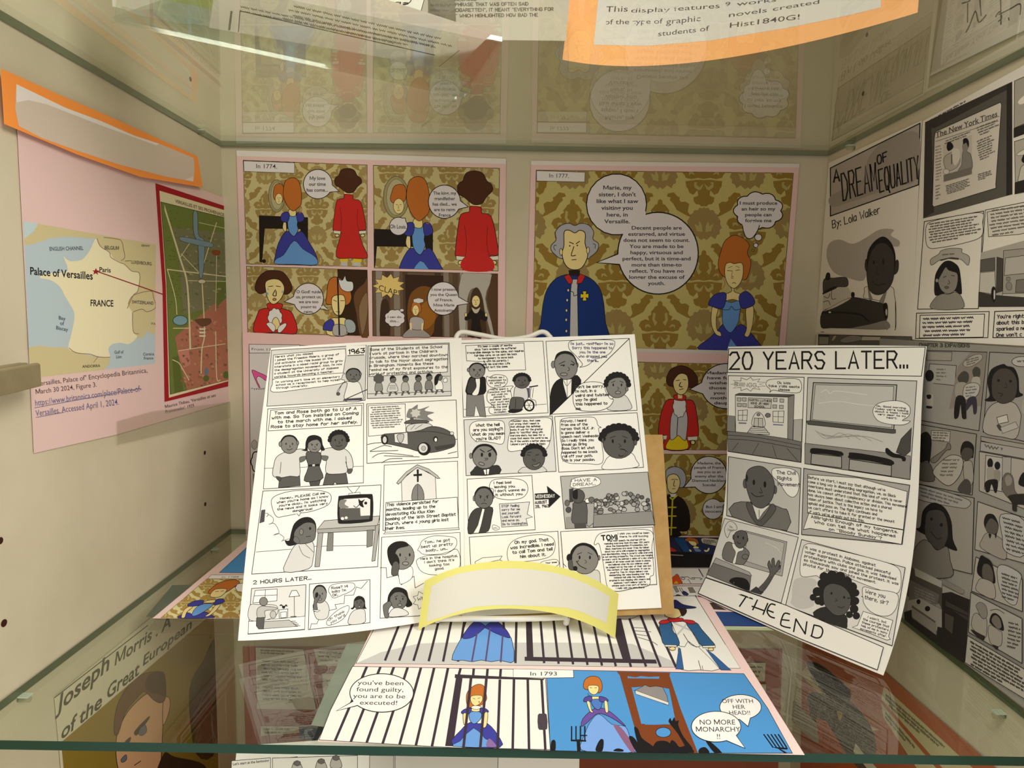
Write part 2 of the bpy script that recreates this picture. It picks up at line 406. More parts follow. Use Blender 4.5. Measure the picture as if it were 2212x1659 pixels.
quadwall('floor',[(XL-.018,YF,ZBOT),(XR+.018,YF,ZBOT),(XR+.018,.018,ZBOT),(XL-.018,.018,ZBOT)],(0,0,-.018))
GM=glass('clear_glass',(.955,.975,.945)); 
EM=M('0d3a2c',.25,.5); EM2=M('46563a',.3,.5)
def shelf(name,top,label):
    V,F=prismVF([tuple(p) for p in top],(0,0,-TG))
    # order: 0 top, 1 bottom, sides: front, right, back, left
    return tag(mesh_obj(name,V,F,[GM,EM,EM2],[0,0,1,2,2,2]),label,'shelf')
fl=onZ(0,1599,0); fr=onZ(2212,1635,0); g=(fr.y-fl.y)/(fr.x-fl.x)
fy=lambda x: fl.y+g*(x-fl.x)
e=.0012
shelf('glass_shelf',[(XL+e,fy(XL),0),(XR-e,fy(XR),0),(XR-e,-.003,0),(XL+e,-.003,0)],'lower clear glass shelf with dark green front edge carrying the leaning pages')
shelf('glass_shelf',[(XL+e,-.388,ZU+TG),(XR-e,-.388,ZU+TG),(XR-e,-.003,ZU+TG),(XL+e,-.003,ZU+TG)],'upper clear glass shelf mirroring the wall posters, orange sign standing on it')
pinm=glass('clear_plastic',(.9,.93,.88),.10,.08)
def pin(px,py,X,label):
    c=onX(px,py,X); s=1 if X<0 else -1; t=empty('shelf_pin',(X,c.y,c.z)); tag(t,label,'shelf pin','clear plastic shelf pins')
    V,F=tube([(0,0,-.001),(s*.0075,0,-.001)],.0020,12); mesh_obj('peg',V,F,[pinm],None,t)
    V,F=boxVF((s*.0005,-.0028,.0012),(s*.008,.0028,.0019)); mesh_obj('pad',V,F,[M('c9d6c4',.2,.8)],None,t)
for a in [(457,1189,XL,'clear shelf pin under the lower shelf on the left wall, near the back corner'),(40,1507,XL,'clear shelf pin under the lower shelf on the left wall, near the front edge'),(2170,1543,XR,'clear shelf pin under the lower shelf on the right wall'),(1846,318,XR,'shiny clear shelf pin under the upper shelf above the hand lettered title page'),(428,285,XL,'clear shelf pin under the upper shelf on the left wall, right of the orange label')]: pin(*a)
PB=Plane((0,-.0012,0),(0,-1,0)); PB2=Plane((0,-.0030,0),(0,-1,0)); PL=Plane((XL+.0012,0,0),(1,0,0)); PL2=Plane((XL+.0024,0,0),(1,0,0)); PR=Plane((XR-.0012,0,0),(-1,0,0)); PR2=Plane((XR-.0024,0,0),(-1,0,0))
# ---------------- comic posters on the back wall ----------------
PINK='efcac6'; WHT='f1ede4'; BAL='e8e1e3'; RED='cf2a24'; IND='3c3f9e'; LBL='6a9ede'; HAIR='c4702a'; BRN='4f2a16'; SKIN='f3dd9a'; DK='241a14'; DTAN='c6b872'; DOLI='957830'; GREY='c9c6c8'; TX='45404a'
def fit(sb,db,sh=0):   # map box sb onto db (x0,y0,x1,y1); sh: x shift of the top edge
    sx=(db[2]-db[0])/(sb[2]-sb[0]); sy=(db[3]-db[1])/(sb[3]-sb[1]); k=sh/(sb[1]-sb[3])
    return (sx,k,db[0]-sx*sb[0]-k*sb[3],0,sy,db[1]-sy*sb[1])
def lady(P,A=None,o=1.0,drs=(IND,LBL),mood=0):
    P.A=A
    P.b(drs[0],'1340,1497 1420,1400 1480,1340 1520,1300 1572,1360 1650,1300 1720,1360 1810,1470 1822,1497',o)
    P.q(drs[1],'1545,1496 1575,1410 1640,1496')
    P.b(SKIN,'1440,1150 1425,1280 1455,1370 1500,1392 1497,1362 1470,1340 1465,1250 1482,1160',o); P.b(SKIN,'1745,1165 1742,1290 1712,1390 1678,1384 1694,1330 1690,1180',o)
    P.b(drs[1],'1505,1120 1580,1135 1652,1120 1640,1230 1630,1290 1572,1365 1515,1300 1510,1200',o)
    P.b(SKIN,'1535,1075 1582,1050 1576,1015 1604,1015 1600,1052 1648,1075 1640,1122 1590,1112 1532,1120',o)
    P.b(drs[0],'1405,1145 1440,1085 1500,1060 1540,1072 1530,1150 1500,1185 1430,1165',o); P.b(drs[0],'1642,1080 1690,1050 1740,1090 1757,1140 1720,1170 1660,1180 1640,1130',o)
    P.l('1510,1190 1560,1190 1580,1165 1605,1192 1650,1185',o)
    P.b(HAIR,'1500,750 1530,670 1600,625 1672,650 1715,700 1700,760 1728,830 1700,945 1660,965 1540,950 1490,900 1480,830',o)
    P.b(SKIN,'1535,850 1570,832 1600,842 1660,838 1668,920 1645,990 1600,1028 1555,1000 1530,930',o)
    P.l('1500,940 1465,900 1470,935 1500,930',o,HAIR); P.l('1520,950 1530,1000 1500,1040 1485,1010 1500,1000',o,HAIR); P.l('1665,960 1690,1000 1660,1040',o,HAIR)
    P.l('1548,893 1588,897',o); P.l('1612,893 1642,888',o); P.l('1555,872 1585,862',o*.7); P.l('1615,860 1640,872',o*.7)
    P.e('b5603c',1590,940,5,5,0); P.l('1586,990 1600,984 1612,992',o); P.l('1585,905 1580,950 1592,952',o*.7)
    P.A=None
def ladyback(P,A=None,o=1.0):
    P.A=A
    P.b(IND,'345,905 345,840 370,740 430,650 490,680 550,650 610,740 660,830 665,915 500,912',o,k=3)
    P.b(LBL,'345,906 352,868 410,835 490,725 560,790 660,855 664,914 500,910',o*.7,k=3)
    P.b(SKIN,'412,572 401,620 415,650 431,645 427,575',o)
    P.b(LBL,'445,530 520,530 515,600 522,640 490,690 450,650 440,580',o)
    P.b(SKIN,'452,482 500,482 505,525 480,535 450,522',o)
    P.b(IND,'385,550 400,510 440,500 455,525 440,578 400,575',o); P.b(IND,'512,510 550,505 570,545 560,570 520,577',o)
    P.b(HAIR,'410,300 430,250 480,232 520,250 541,300 550,370 545,440 510,478 480,492 440,455 408,380',o)
    P.l('540,450 552,480 540,510 525,495',o,HAIR); P.A=None
def manback(P,A=None,o=1.0,full=True):
    P.A=A
    if full:
        P.q('e8c92e','850,858 912,860 912,892 850,890'); P.q('e8c92e','955,862 1020,864 1018,895 955,893'); P.q(GREY,'858,890 908,892 908,924 858,922'); P.q(GREY,'960,893 1012,895 1012,926 960,924')
    P.b(RED,'885,362 950,368 955,400 1012,420 1046,560 1052,640 1000,650 1030,760 1066,858 940,862 820,850 850,700 855,655 800,650 797,600 820,430 845,400 880,392',o,k=3)
    P.l('850,470 862,560 856,650',o*.6); P.l('990,480 985,570 1000,650',o*.6)
    P.q('ece6d2','800,645 856,650 854,672 802,668',o*.6); P.q('ece6d2','998,650 1054,645 1056,668 1002,672',o*.6); P.e(SKIN,828,684,16,12,o); P.e(SKIN,1028,684,16,12,o)
    P.q(SKIN,'880,330 950,335 948,362 885,358')
    P.b(BRN,'840,215 860,172 910,158 960,172 985,215 1012,235 1020,270 985,305 955,345 912,352 880,335 850,310 815,290 808,250 822,225',o)
    P.A=None
def face(P,cx,cy,rx,ry,o=1.0,h=SKIN):
    P.e(h,cx,cy,rx,ry,o)
    P.l(f'{cx-.5*rx},{cy-.2*ry} {cx-.2*rx},{cy-.18*ry}',o); P.l(f'{cx+.2*rx},{cy-.2*ry} {cx+.5*rx},{cy-.2*ry}',o)
    P.l(f'{cx},{cy-.1*ry} {cx-.08*rx},{cy+.25*ry} {cx+.1*rx},{cy+.25*ry}',o*.8); P.l(f'{cx-.25*rx},{cy+.55*ry} {cx+.25*rx},{cy+.5*ry}',o)
def panel(P,quad,h,o=1.0):
    P.q(h,quad,o)
def wallp(P,quad,x0,y0,dx,dy,nx,ny,bg=DTAN,fg=DOLI,fan='9d8550',lite='b4a667',o=1.0):
    P.q(bg,quad,o); P.clip(quad); damask(P,x0,y0,dx,dy,nx,ny,fg,fan,lite); P.clip()
PAL=('cfc28c','a3894e','ab935c','bfb27a')
# top left poster
P=Page(PB,PINK).fr(500,320,3.626)
P.q('ece5de','38,18 2150,83 2150,125 40,62')
q='92,95 1063,133 1063,928 117,907'; wallp(P,q,-130,-60,400,470,4,6,*PAL)
P.q('e9e2e2','95,100 495,115 495,197 98,182',.8); P.t('In 1774.','190,118 360,122 190,160','s',TX,fit=.85)
P.e('a99c6a',355,375,65,128,1.2,oc='6f6a58'); P.e('bdb48c',358,375,48,108,.7,oc='6f6a58'); P.b(HAIR,'330,330 345,290 375,278 402,292 412,340 400,420 335,400',.8); face(P,372,398,28,42,.6)
P.q(DK,'215,527 600,542 600,715 540,715 540,635 262,630 240,897 220,890'); ladyback(P); P.e(DK,255,885,15,15,0)
P.say(BAL,677,282,113,115,(845,338)); P.t('My love|our time|has come...','588,212 758,212 588,350','S',TX,fit=.6)
manback(P)
q='1112,135 2100,158 2088,962 1118,938'; wallp(P,q,1020,-160,470,550,4,7,*PAL)
P.e('a99c6a',1290,385,100,165,1.4,oc='6f6a58'); P.e('bdb48c',1292,385,78,142,.8,oc='6f6a58'); P.cloud(None,1290,385,104,170,18,1,.06,'6f6a58') if 0 else None
P.b(HAIR,'1255,350 1275,300 1320,283 1360,300 1370,360 1350,420 1270,430 1245,400',.9); face(P,1310,455,42,60,.8)
P.q(DK,'1118,632 1578,650 1578,850 1520,850 1520,775 1140,770 1125,932 1118,930')
P.clip(q); ladyback(P,fit((385,232,570,690),(1345,222,1578,835))); manback(P,fit((808,158,1056,690),(1770,178,2092,905)),1.2,False); P.clip()
P.b(RED,'1830,850 2020,850 2045,958 1812,955',0)
P.say(BAL,1668,420,125,130,(1855,460)); P.t('The king, my|grandfather|has died... we|are to reign|France','1575,330 1765,330 1575,545','S',TX,fit=.6)
P.say(BAL,1308,612,70,70,(1362,548),1.2); P.t('Oh Louis.','1242,590 1372,592 1242,635','S',TX,fit=.7)
q='118,925 1063,955 1075,1470 128,1445'; wallp(P,q,0,700,400,470,4,6,*PAL)
P.q('38240f','830,948 1063,955 1075,1470 845,1462'); P.b('6e4a2a','960,1150 1040,1060 1064,1050 1072,1468 1010,1466 980,1300',0); P.b('8d7152','1000,1240 1060,1130 1066,1300 1030,1460 1010,1400',.6)
P.b(RED,'175,1440 205,1300 235,1262 330,1250 420,1262 480,1300 510,1448 340,1444',1.2); P.b(RED,'285,1215 395,1220 385,1262 330,1275 290,1262',1)
P.b(BRN,'185,1085 215,1010 270,965 330,958 400,970 445,1020 475,1085 465,1125 420,1145 330,1100 240,1140 200,1125',1.2)
P.b(SKIN,'268,1050 320,1025 380,1035 415,1090 400,1160 365,1205 325,1222 290,1190 270,1120',1.2)
P.l('290,1085 325,1080',1.2); P.l('350,1080 385,1085',1.2); P.l('345,1110 325,1150 350,1155 350,1120',1.6); P.e('c98a6a',338,1185,14,9,1); P.e('8fb7c9',283,1140,8,12,0); P.e('8fb7c9',288,1105,5,9,0); P.e('8fb7c9',400,1125,6,10,0)
P.cloud('eceae6',342,1330,52,70,9,1); P.b(SKIN,'325,1345 350,1325 372,1350 380,1400 345,1425 318,1400',1); P.b('eceae6','275,1375 310,1365 345,1400 330,1440 290,1400',.8); P.b('eceae6','370,1400 420,1370 430,1390 390,1440 365,1440',.8)
P.say(BAL,603,1180,118,122,(415,1203)); P.q(BAL,'690,1245 720,1235 768,1272'); P.l('700,1262 766,1272 722,1228',1.2,sm=False); P.t('O God! guide|us, protect us;|we are too|young to|reign.','505,1105 705,1105 505,1300','S',TX,fit=.6)
P.b(HAIR,'745,1160 760,1050 800,1010 850,1020 900,1060 930,1110 940,1180 900,1230 760,1225 740,1200',1.1)
P.b('dfe3e4','840,1030 870,1035 890,1000 905,1040 950,1050 952,1110 910,1125 870,1110 850,1080',1); P.b(SKIN,'790,1170 830,1150 880,1155 893,1220 870,1290 840,1312 805,1290 785,1230',1.1)
P.l('800,1190 825,1200',1); P.l('855,1195 885,1195',1); P.l('838,1240 836,1262',1); P.l('822,1280 850,1283',1)
P.b(SKIN,'770,1345 830,1330 900,1340 905,1462 750,1458',1); P.b(IND,'718,1420 730,1370 780,1340 805,1370 790,1430 740,1425',1); P.b('a9b4b8','890,1350 940,1345 972,1385 965,1440 905,1440',1); P.b('b9b3b0','805,1385 890,1390 895,1464 800,1462',.8)
P.l('832,1015 846,1462',2.6,sm=False); P.l('768,1260 765,1310 790,1320 780,1290',1.2,HAIR)
q='1103,962 2085,985 2085,1482 1108,1470'; P.q('6d5540',q,1.0); P.clip(q)
for x,c,wd in [(1130,'9b9184',50),(1200,'5a4432',40),(1270,'8d8172',46),(1340,'544030',40),(1590,'4c3a2a',50),(1660,'8d8172',40),(1730,'5c4735',44),(1790,'aaa49a',50),(1860,'7d7163',30)]: P.q(c,f'{x},960 {x+wd},960 {x+wd+8},1482 {x+8},1482')
P.q('3a2415','1360,990 1660,1000 1650,1480 1370,1475'); P.b('7c4f1c','1400,1150 1500,1080 1600,1130 1620,1300 1560,1478 1440,1470 1380,1330',0); P.b('a0641c','1490,1230 1560,1200 1600,1330 1520,1420 1470,1330',0)
P.b('402c1c','1170,1230 1200,1180 1235,1230 1238,1480 1165,1480',0); P.b('402c1c','1595,1350 1630,1320 1650,1380 1650,1482 1590,1482',0)
P.b('b9b2a8','1800,990 2040,990 1990,1180 2075,1480 2040,1480 1960,1200 1900,1100 1850,1180 1830,1480 1790,1480',1,oc='6f675c'); P.b('4a3522','1870,1180 1915,1090 1960,1150 1985,1300 1990,1480 1860,1480',0); P.q('5a3f28','2040,985 2090,985 2090,1482 2060,1482 2000,1180'); P.clip()
P.burst('e9cc7c',1232,1080,128,98,11,.6); P.t('CLAP','1155,1060 1300,1105 1150,1118','s','3a3328',fit=.8)
P.cloud(BAL,1280,1332,72,62,8,1); P.e(BAL,1335,1270,16,12,.8); P.t('I can do|this...','1222,1305 1332,1305 1222,1370','S',TX,fit=.55)
P.say(BAL,1658,1178,122,130,(1865,1215)); P.t('I now present|you the Queen|of France,|Mme Marie|Antoinette','1558,1085 1770,1085 1558,1290','S',TX,fit=.56)
P.b('a59d98','1340,1478 1385,1420 1440,1390 1500,1420 1560,1478 1450,1480',.8); P.b('b5adab','1395,1365 1405,1330 1440,1320 1490,1330 1510,1360 1490,1420 1410,1415',.8); P.b(HAIR,'1410,1240 1425,1200 1460,1195 1485,1235 1478,1290 1412,1285',.8); face(P,1443,1270,26,42,.6); P.cloud('dddcda',1465,1195,38,18,6,.6)
P.q(SKIN,'1395,1370 1412,1370 1412,1425 1398,1420'); P.q(SKIN,'1490,1370 1504,1370 1500,1425 1488,1425')
P.b(DK,'1872,1470 1885,1340 1840,1350 1828,1330 1860,1290 1890,1265 1960,1270 1990,1310 2005,1330 1990,1355 1945,1345 1962,1480 1915,1482',.8,k=3); face(P,1915,1200,32,46,.7); P.b('cfc6ae','1880,1245 1915,1262 1950,1245 1930,1290 1900,1290',.7); P.e(SKIN,1836,1305,10,16,.7); P.e(SKIN,1995,1305,10,16,.7)
o=P.build('comic_poster','510.5,324.7 1093,342.6 1090.5,765 525,752'); tag(o,'pink bordered four panel comic poster headed In 1774 on the back wall','poster')
# top right poster
P=Page(PB,PINK).fr(1130,330,3.511)
P.q('eae3db','62,60 2096,82 2096,112 60,92')
q='99,132 2050,155 1935,1500 72,1490'; wallp(P,q,-289,-294,664,772,5,6)
P.q('ece6e4','102,136 470,148 468,222 102,214',.8); P.t('In 1777.','195,152 350,156 195,190','s',TX,fit=.85)
# gentleman
P.b('16357e','125,1490 135,1290 165,1080 230,970 320,925 440,925 540,975 600,1080 625,1290 635,1490',1.2,k=3); P.q(GREY,'370,960 415,960 412,1050 420,1490 352,1490 360,1060',.8); P.l('415,960 430,990 412,1030 420,1490',1.2,sm=False); P.l('362,1050 382,1060 385,1085 410,1078',1.2)
P.q(RED,'310,938 350,918 375,965 372,990 345,995',1); P.q(RED,'415,940 430,918 472,935 445,988 408,995',1); P.q(DK,'345,890 432,890 428,935 348,930')
P.b('b2b2bb','215,700 250,660 245,600 290,550 350,535 392,552 440,535 500,550 535,600 530,655 572,690 560,745 510,790 480,805 300,805 240,770 212,735',1.2)
P.b(SKIN,'312,600 350,588 392,608 430,588 470,610 470,690 490,760 478,820 440,875 390,888 345,875 310,830 296,760 310,700',1.4)
P.e(SKIN,288,752,11,26,1); P.e(SKIN,492,740,11,26,1)
P.l('352,678 382,690',1.5); P.l('402,690 428,672',1.5); P.e(DK,354,706,5,6,0); P.e(DK,411,703,5,6,0); P.l('385,712 366,770 372,783 398,778',1.4); P.l('370,812 402,810',1.3); P.l('245,740 232,722 238,700 252,705',1); P.l('530,690 548,698 545,725',1)
for x,y in [(342,1043),(334,1118),(329,1196),(327,1267),(328,1352)]: P.e('e9dfa0',x,y,8,11,.8)
P.q('f2d21e','452,1050 480,1050 476,1072 496,1068 496,1102 476,1098 482,1122 450,1122 456,1098 435,1102 435,1070 456,1074',.8)
lady(P,None,1.0)
P.e(BAL,708,392,228,232,1.9); P.say(BAL,1023,762,305,310,(557,833),2.2,.13); P.b(BAL,'700,470 900,430 925,480 850,560 760,615 660,590 640,540',0); 
P.t('Marie, my|sister, I don\'t|like what I saw|visiting you|here, in|Versaille.','555,238 872,238 555,545','S',TX,fit=.60)
P.t('Decent people are|estranged, and virtue|does not seem to count.|You are made to be|happy, virtuous and|perfect, but it is time-and|more than time-to|reflect. You have no|longer the excuse of|youth.','752,545 1272,545 752,1012','S',TX,fit=.60)
P.cloud(BAL,1785,440,168,128,9,1.8,.14); P.b(BAL,'1670,540 1790,540 1745,640 1690,640',1.6); P.b(BAL,'1660,480 1800,480 1780,560 1680,570',0); P.e(BAL,1783,642,27,26,1.2); P.e(BAL,1765,702,17,17,1.2); P.e('b9a25a',1743,740,8,8,1)
P.t('I must produce|an heir so my|people can|forgive me','1640,358 1928,358 1640,535','S',TX,fit=.6)
o=P.build('comic_poster','1147.7,347 1727,353.5 1692,800 1134,790'); tag(o,'pink bordered comic poster headed In 1777 with grey wigged man in blue coat','poster')
# lower left poster (mostly behind the booklet)
P=Page(PB2,PINK).fr(500,700,4.337)
P.q('ddd8d6','165,190 1260,215 1240,1930 182,1930',1); P.q('e6e0e0','165,190 640,195 640,268 168,272',.8); P.t('From 1774','185,215 430,222 185,252','s',TX,al='l')
P.b('e2589a','195,430 260,455 330,490 325,530 280,500 250,490 235,520 265,585 255,590 205,480',.8); P.t("*mon amour","180,590 520,575 182,625",'s',TX,al='l'); P.cloud('e8e4e4',250,1290,60,95,7,2); P.cloud('b9b6b0',215,1130,26,40,6,.6); P.q('8d8a86','200,1400 560,1400 560,1925 215,1925')
o=P.build('comic_poster','524,717.5 1108,745 1086,1172 531,1158'); tag(o,'pink bordered comic poster with a pink shoe, mostly hidden behind the leaning booklet','poster')
# lower right poster
P=Page(PB2,PINK).fr(1380,740,3.19)
P.q('e2d9d2','-760,24 1060,64 1060,88 -760,50')
q='-700,118 1010,158 1000,742 -690,735'; wallp(P,q,-870,-180,500,590,5,5)
P.b(RED,'135,635 150,500 190,400 250,390 320,395 375,405 400,500 410,640 350,650 345,735 175,735 180,640',1.2,k=3); P.b('f0d01c','190,732 215,660 270,620 325,660 332,733',.8); P.b(GREY,'232,480 330,480 325,660 300,665 272,640 235,668 215,650',1); P.cloud('e9e7e4',280,440,42,70,9,1)
P.l('268,520 262,640',1.3); P.b(RED,'245,360 320,365 318,395 285,400 248,392',1); P.q(SKIN,'268,350 300,350 298,385 270,385'); P.b(BRN,'190,250 215,190 260,165 310,160 360,185 385,210 405,250 395,300 350,310 240,305 200,290',1.2); P.b(SKIN,'240,260 280,215 330,225 342,290 325,340 290,360 255,340 238,300',1.2)
P.l('255,262 280,258',1.1); P.l('305,255 325,258',1.1); P.l('288,275 278,298 298,305',1.6); P.l('280,325 305,318',1.2); P.q('ece6d2','335,650 405,645 402,672 338,675',.6); P.e(SKIN,372,688,15,15,1.4); P.q('ece6d2','165,640 195,640 190,668 170,668',.6)
P.say(BAL,600,300,170,155,(350,322),1.6); P.t('Madame, you|have fulfilled|wishes and|those of all|you as a|mother of|dauphin','455,190 745,190 455,432','S',TX,fit=.6)
q='-690,765 1000,772 985,1330 -680,1330'; wallp(P,q,-870,560,470,560,5,5)
P.b(DK,'185,1330 190,1080 225,1050 300,1075 345,1160 350,1270 320,1300 280,1300 290,1330',1,k=3); P.b('b2b2bb','185,900 200,870 250,855 300,875 325,925 315,985 280,1000 200,990',1.1); P.b(SKIN,'195,930 235,905 270,920 285,970 260,1030 225,1038 200,1010',1.2); P.l('225,945 245,940',1); P.l('250,942 268,945',1); P.l('245,950 240,985 250,988',1.2); P.l('230,1008 248,1005',1)
P.q('e9e4d8','215,1042 258,1042 250,1065 222,1065'); P.l('215,1068 232,1082 262,1055',2.4,'d9c42c',False); P.l('232,1080 222,1325',2.6,'d9c42c',False)
for y in (1135,1195,1275): P.l(f'203,{y} 255,{y}',2.4,'d9c42c',False)
P.say(BAL,482,912,124,128,(308,998),1.6); P.t('Madame, the|people of France|see you as an|enemy after the|Diamond Necklace|Scandal','365,815 602,815 365,995','S',TX,fit=.62)
P.say(BAL,510,1147,70,70,(600,1095),1.2); P.t('But I am|innocent.','455,1115 578,1115 455,1178','S',TX,fit=.6); P.l('290,1300 330,1295 335,1320 300,1325',1.2)
o=P.build('comic_poster','1143,749 1726,761 1676,1170 1125,1168'); tag(o,'pink bordered comic poster partly hidden right of the booklet, man in red coat speaking','poster')
# ---------------- sheets on the left wall ----------------
P=Page(PL,'e8c8c3').fr(0,380,2.675)
q='135,262 900,396 897,1085 182,1168 165,990'; SEA='bccdd3'; LND='d3c697'; FRA='efe6bf'
P.q(SEA,q); P.clip(q)
P.b(LND,'225,270 400,300 570,335 540,362 420,352 300,358 240,378 150,400 130,360 190,330',0); P.b('c3d8da','130,260 215,270 190,320 130,360',0)
P.b(LND,'555,355 700,360 905,395 905,890 850,895 790,940 600,700',0,k=2); P.b(LND,'160,993 300,990 395,994 440,1020 560,1045 635,1050 600,1120 420,1150 170,1175',0,k=2)
P.b(FRA,'555,362 575,405 630,440 660,480 720,512 755,548 806,565 797,660 770,685 740,745 765,790 765,850 772,905 792,930 745,972 700,965 650,972 625,1000 632,1046 560,1040 500,1030 430,1015 393,994 415,900 430,800 402,740 372,690 345,640 290,602 232,590 250,566 330,560 392,545 366,465 400,492 470,485 512,440 535,395',0,k=3)
for z in ['560,362 580,408 630,440 640,470 690,500 720,512 760,550 806,565 797,660 770,690 735,765','600,355 660,362 700,375 712,420 720,470 700,490','740,740 770,690 870,665 885,700 898,760 850,785 820,770 770,785','765,790 765,850 772,905 800,912','398,994 440,1022 520,1030 570,1047 635,1048']: P.l(z,1.1,'8e6a55')
P.l('565,1045 540,1078',.8,'8e6a55'); P.l('722,492 755,490',.8); P.clip()
for tx,bx,c in [('ENGLISH CHANNEL','283,405 480,400 285,437','56606e'),('BELGIUM','603,398 688,402 603,428','4b4640'),('LUXEMBOURG','757,483 876,494 757,510','4b4640'),('SWITZERLAND','762,714 887,722 762,740','4b4640'),('Bay|of|Biscay','322,800 392,812 322,890','54606e'),('ANDORRA','475,1090 578,1085 475,1112','3a3530'),('Gulf of|Lion','660,1005 712,1003 660,1058','54606e'),('Corsica|France','826,1018 890,1016 826,1065','4b4640'),('ITA','872,845 898,846 872,862','4b4640'),('GERMANY','815,393 866,396 815,410','4b4640')]: P.t(tx,bx,'S',c,fit=.72)
P.t('Palace of Versailles','170,515 535,545 172,578','S','262024',fit=.72); P.t('Paris','572,520 640,525 572,558','S','262024',fit=.75); P.t('FRANCE','520,710 655,713 520,755','S','262024',fit=.85)
P.q('a3182b','553,532 560,546 577,548 562,556 566,572 552,562 538,570 543,554 532,546 547,546'); P.l('560,552 945,686',1.8,'8e1d28')
P.t('"Versailles, Palace of" Encyclopedia Britannica,|March 30 2024, Figure 3.','196,1178 850,1098 206,1270','s','5b4347',al='l'); P.t('https://www.britannica.com/place/Palace-of-|Versailles. Accessed April 1, 2024.','198,1282 815,1196 208,1400','s','6a6690',al='l'); P.l('200,1340 812,1228',1,'6a6690',False); P.l('208,1396 370,1366',1,'6a6690',False)
RF='a51620'
P.q(RF,'897,42 1322,182 1333,620 1318,1216 950,1306 938,640'); P.q('e4d8b0','920,85 1323,206 1332,620 1318,1186 975,1282 958,640'); qq='928,150 1326,248 1332,600 1318,1178 982,1262 962,620'
P.q('6f7c38',qq,.8); P.t('VERSAILLES ET SES PROMENADES','1010,130 1305,215 1012,158','S','6b5a44',fit=.7); P.clip(qq)
P.q('7b7a58','1000,300 1330,330 1330,640 1240,760 1060,800 1040,560'); P.q('b07058','1010,930 1330,660 1330,1190 1080,1240 1030,1040'); P.q('c98072','1022,1010 1090,1000 1100,1090 1060,1110'); P.q('5d6a2c','985,1050 1030,1040 1060,1250 985,1262'); P.q('667434','1240,620 1330,590 1330,680 1250,760')
rn=random.Random(4)
for i in range(120):
    x=rn.uniform(1040,1325);y=rn.uniform(820,1230); P.q(rn.choice(['9a5f48','c48a6c','8a6a4e','b87a5c','7c5a40']),f'{x},{y} {x+rn.uniform(6,22)},{y+2} {x+rn.uniform(6,20)},{y+rn.uniform(8,20)} {x+2},{y+rn.uniform(8,18)}')
for i in range(90):
    x=rn.uniform(1040,1325);y=rn.uniform(300,780); P.q(rn.choice(['5d6a3a','8f8a66','6c6a48','a29a72']),f'{x},{y} {x+rn.uniform(6,26)},{y+2} {x+rn.uniform(6,20)},{y+rn.uniform(5,14)} {x+2},{y+rn.uniform(5,12)}')
for i in range(46):
    x=rn.uniform(940,1040);y=rn.uniform(190,760); P.l(f'{x},{y} {x+rn.uniform(6,14)},{y+2}',.8,'4e5a24',False)
for z,wd in [('945,170 1040,480 1082,640 1098,1000',3),('1250,270 1215,380 1160,560',1.5),('1045,450 1150,560',1.2),('965,540 1335,585',2),('965,540 1010,700 1020,800',1.5),('1085,605 1320,610',1.2),('1100,880 1000,880',1.5),('1165,600 1180,900 1165,1000 1160,1140',2),('1250,460 1245,780',1.2),('1150,270 1330,310',1),('990,1060 1030,1080 1050,1110 1090,1180',1.6),('1030,1010 1300,970',1.4),('1245,900 1250,1160 1270,1180',1.6),('1100,380 1040,470',1.2)]: P.l(z,wd,'d9d0a4')
P.b('7d96a0','1115,215 1138,212 1145,340 1180,380 1172,560 1150,580 1142,400 1118,330',.6); P.b('7d96a0','1045,352 1150,370 1222,388 1222,412 1140,400 1045,375',.5); P.e('7fa6b4',1040,835,42,28,.8); P.b('6a4a30','1130,830 1210,825 1215,850 1170,870 1140,850',.5); P.e('d8cfa8',1165,610,22,12,.6)
for y in (880,900,920): P.q('e4dcc0',f'1148,{y} 1188,{y} 1184,{y+10} 1152,{y+10}')
P.b('8a4a24','1225,430 1270,432 1265,458 1230,455',0); P.e('5d6a2c',1190,1170,18,18,0); P.e('5d6a2c',1305,1150,18,22,0); P.e('67788a',1192,1130,12,22,0); P.clip()
P.t("Maurice Thibau, 'Versailles et ses|Promenades', 1925",'950,1318 1245,1250 955,1378','s','5b4347',al='l')
o=P.build('map_poster','37,258 200,322 497,432 502,640 495,868 252,939 74,979 57,640'); tag(o,'pink sheet on the left wall with a France map and red framed town plan','poster')
PLt=Plane((XL+.0030,0,0),(1,0,0))
tape=glass('tape_film',(.93,.925,.90),.04,.35); P=Page(PLt,'d0c8b0'); P.paper=tape; o=P.build('tape_strip','253,910 330,888 400,880 497,868 497,903 420,922 254,961',thick=8e-5); tag(o,'strip of clear tape along the bottom edge of the pink map sheet','tape')
PLo=Plane((XL+.0052,0,0),(1,0,0))
P=Page(PLo,'ff9c48').fr(0,0,2.962)
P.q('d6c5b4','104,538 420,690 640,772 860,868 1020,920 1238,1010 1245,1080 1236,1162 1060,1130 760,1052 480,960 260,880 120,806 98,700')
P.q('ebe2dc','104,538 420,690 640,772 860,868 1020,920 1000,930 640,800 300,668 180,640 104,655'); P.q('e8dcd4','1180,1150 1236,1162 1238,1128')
o=P.build('name_label','2,148 118,200 237,252 427,338 438,405 303,382 168,334 10,268'); tag(o,'orange bordered paper label taped above the map on the left wall','label')
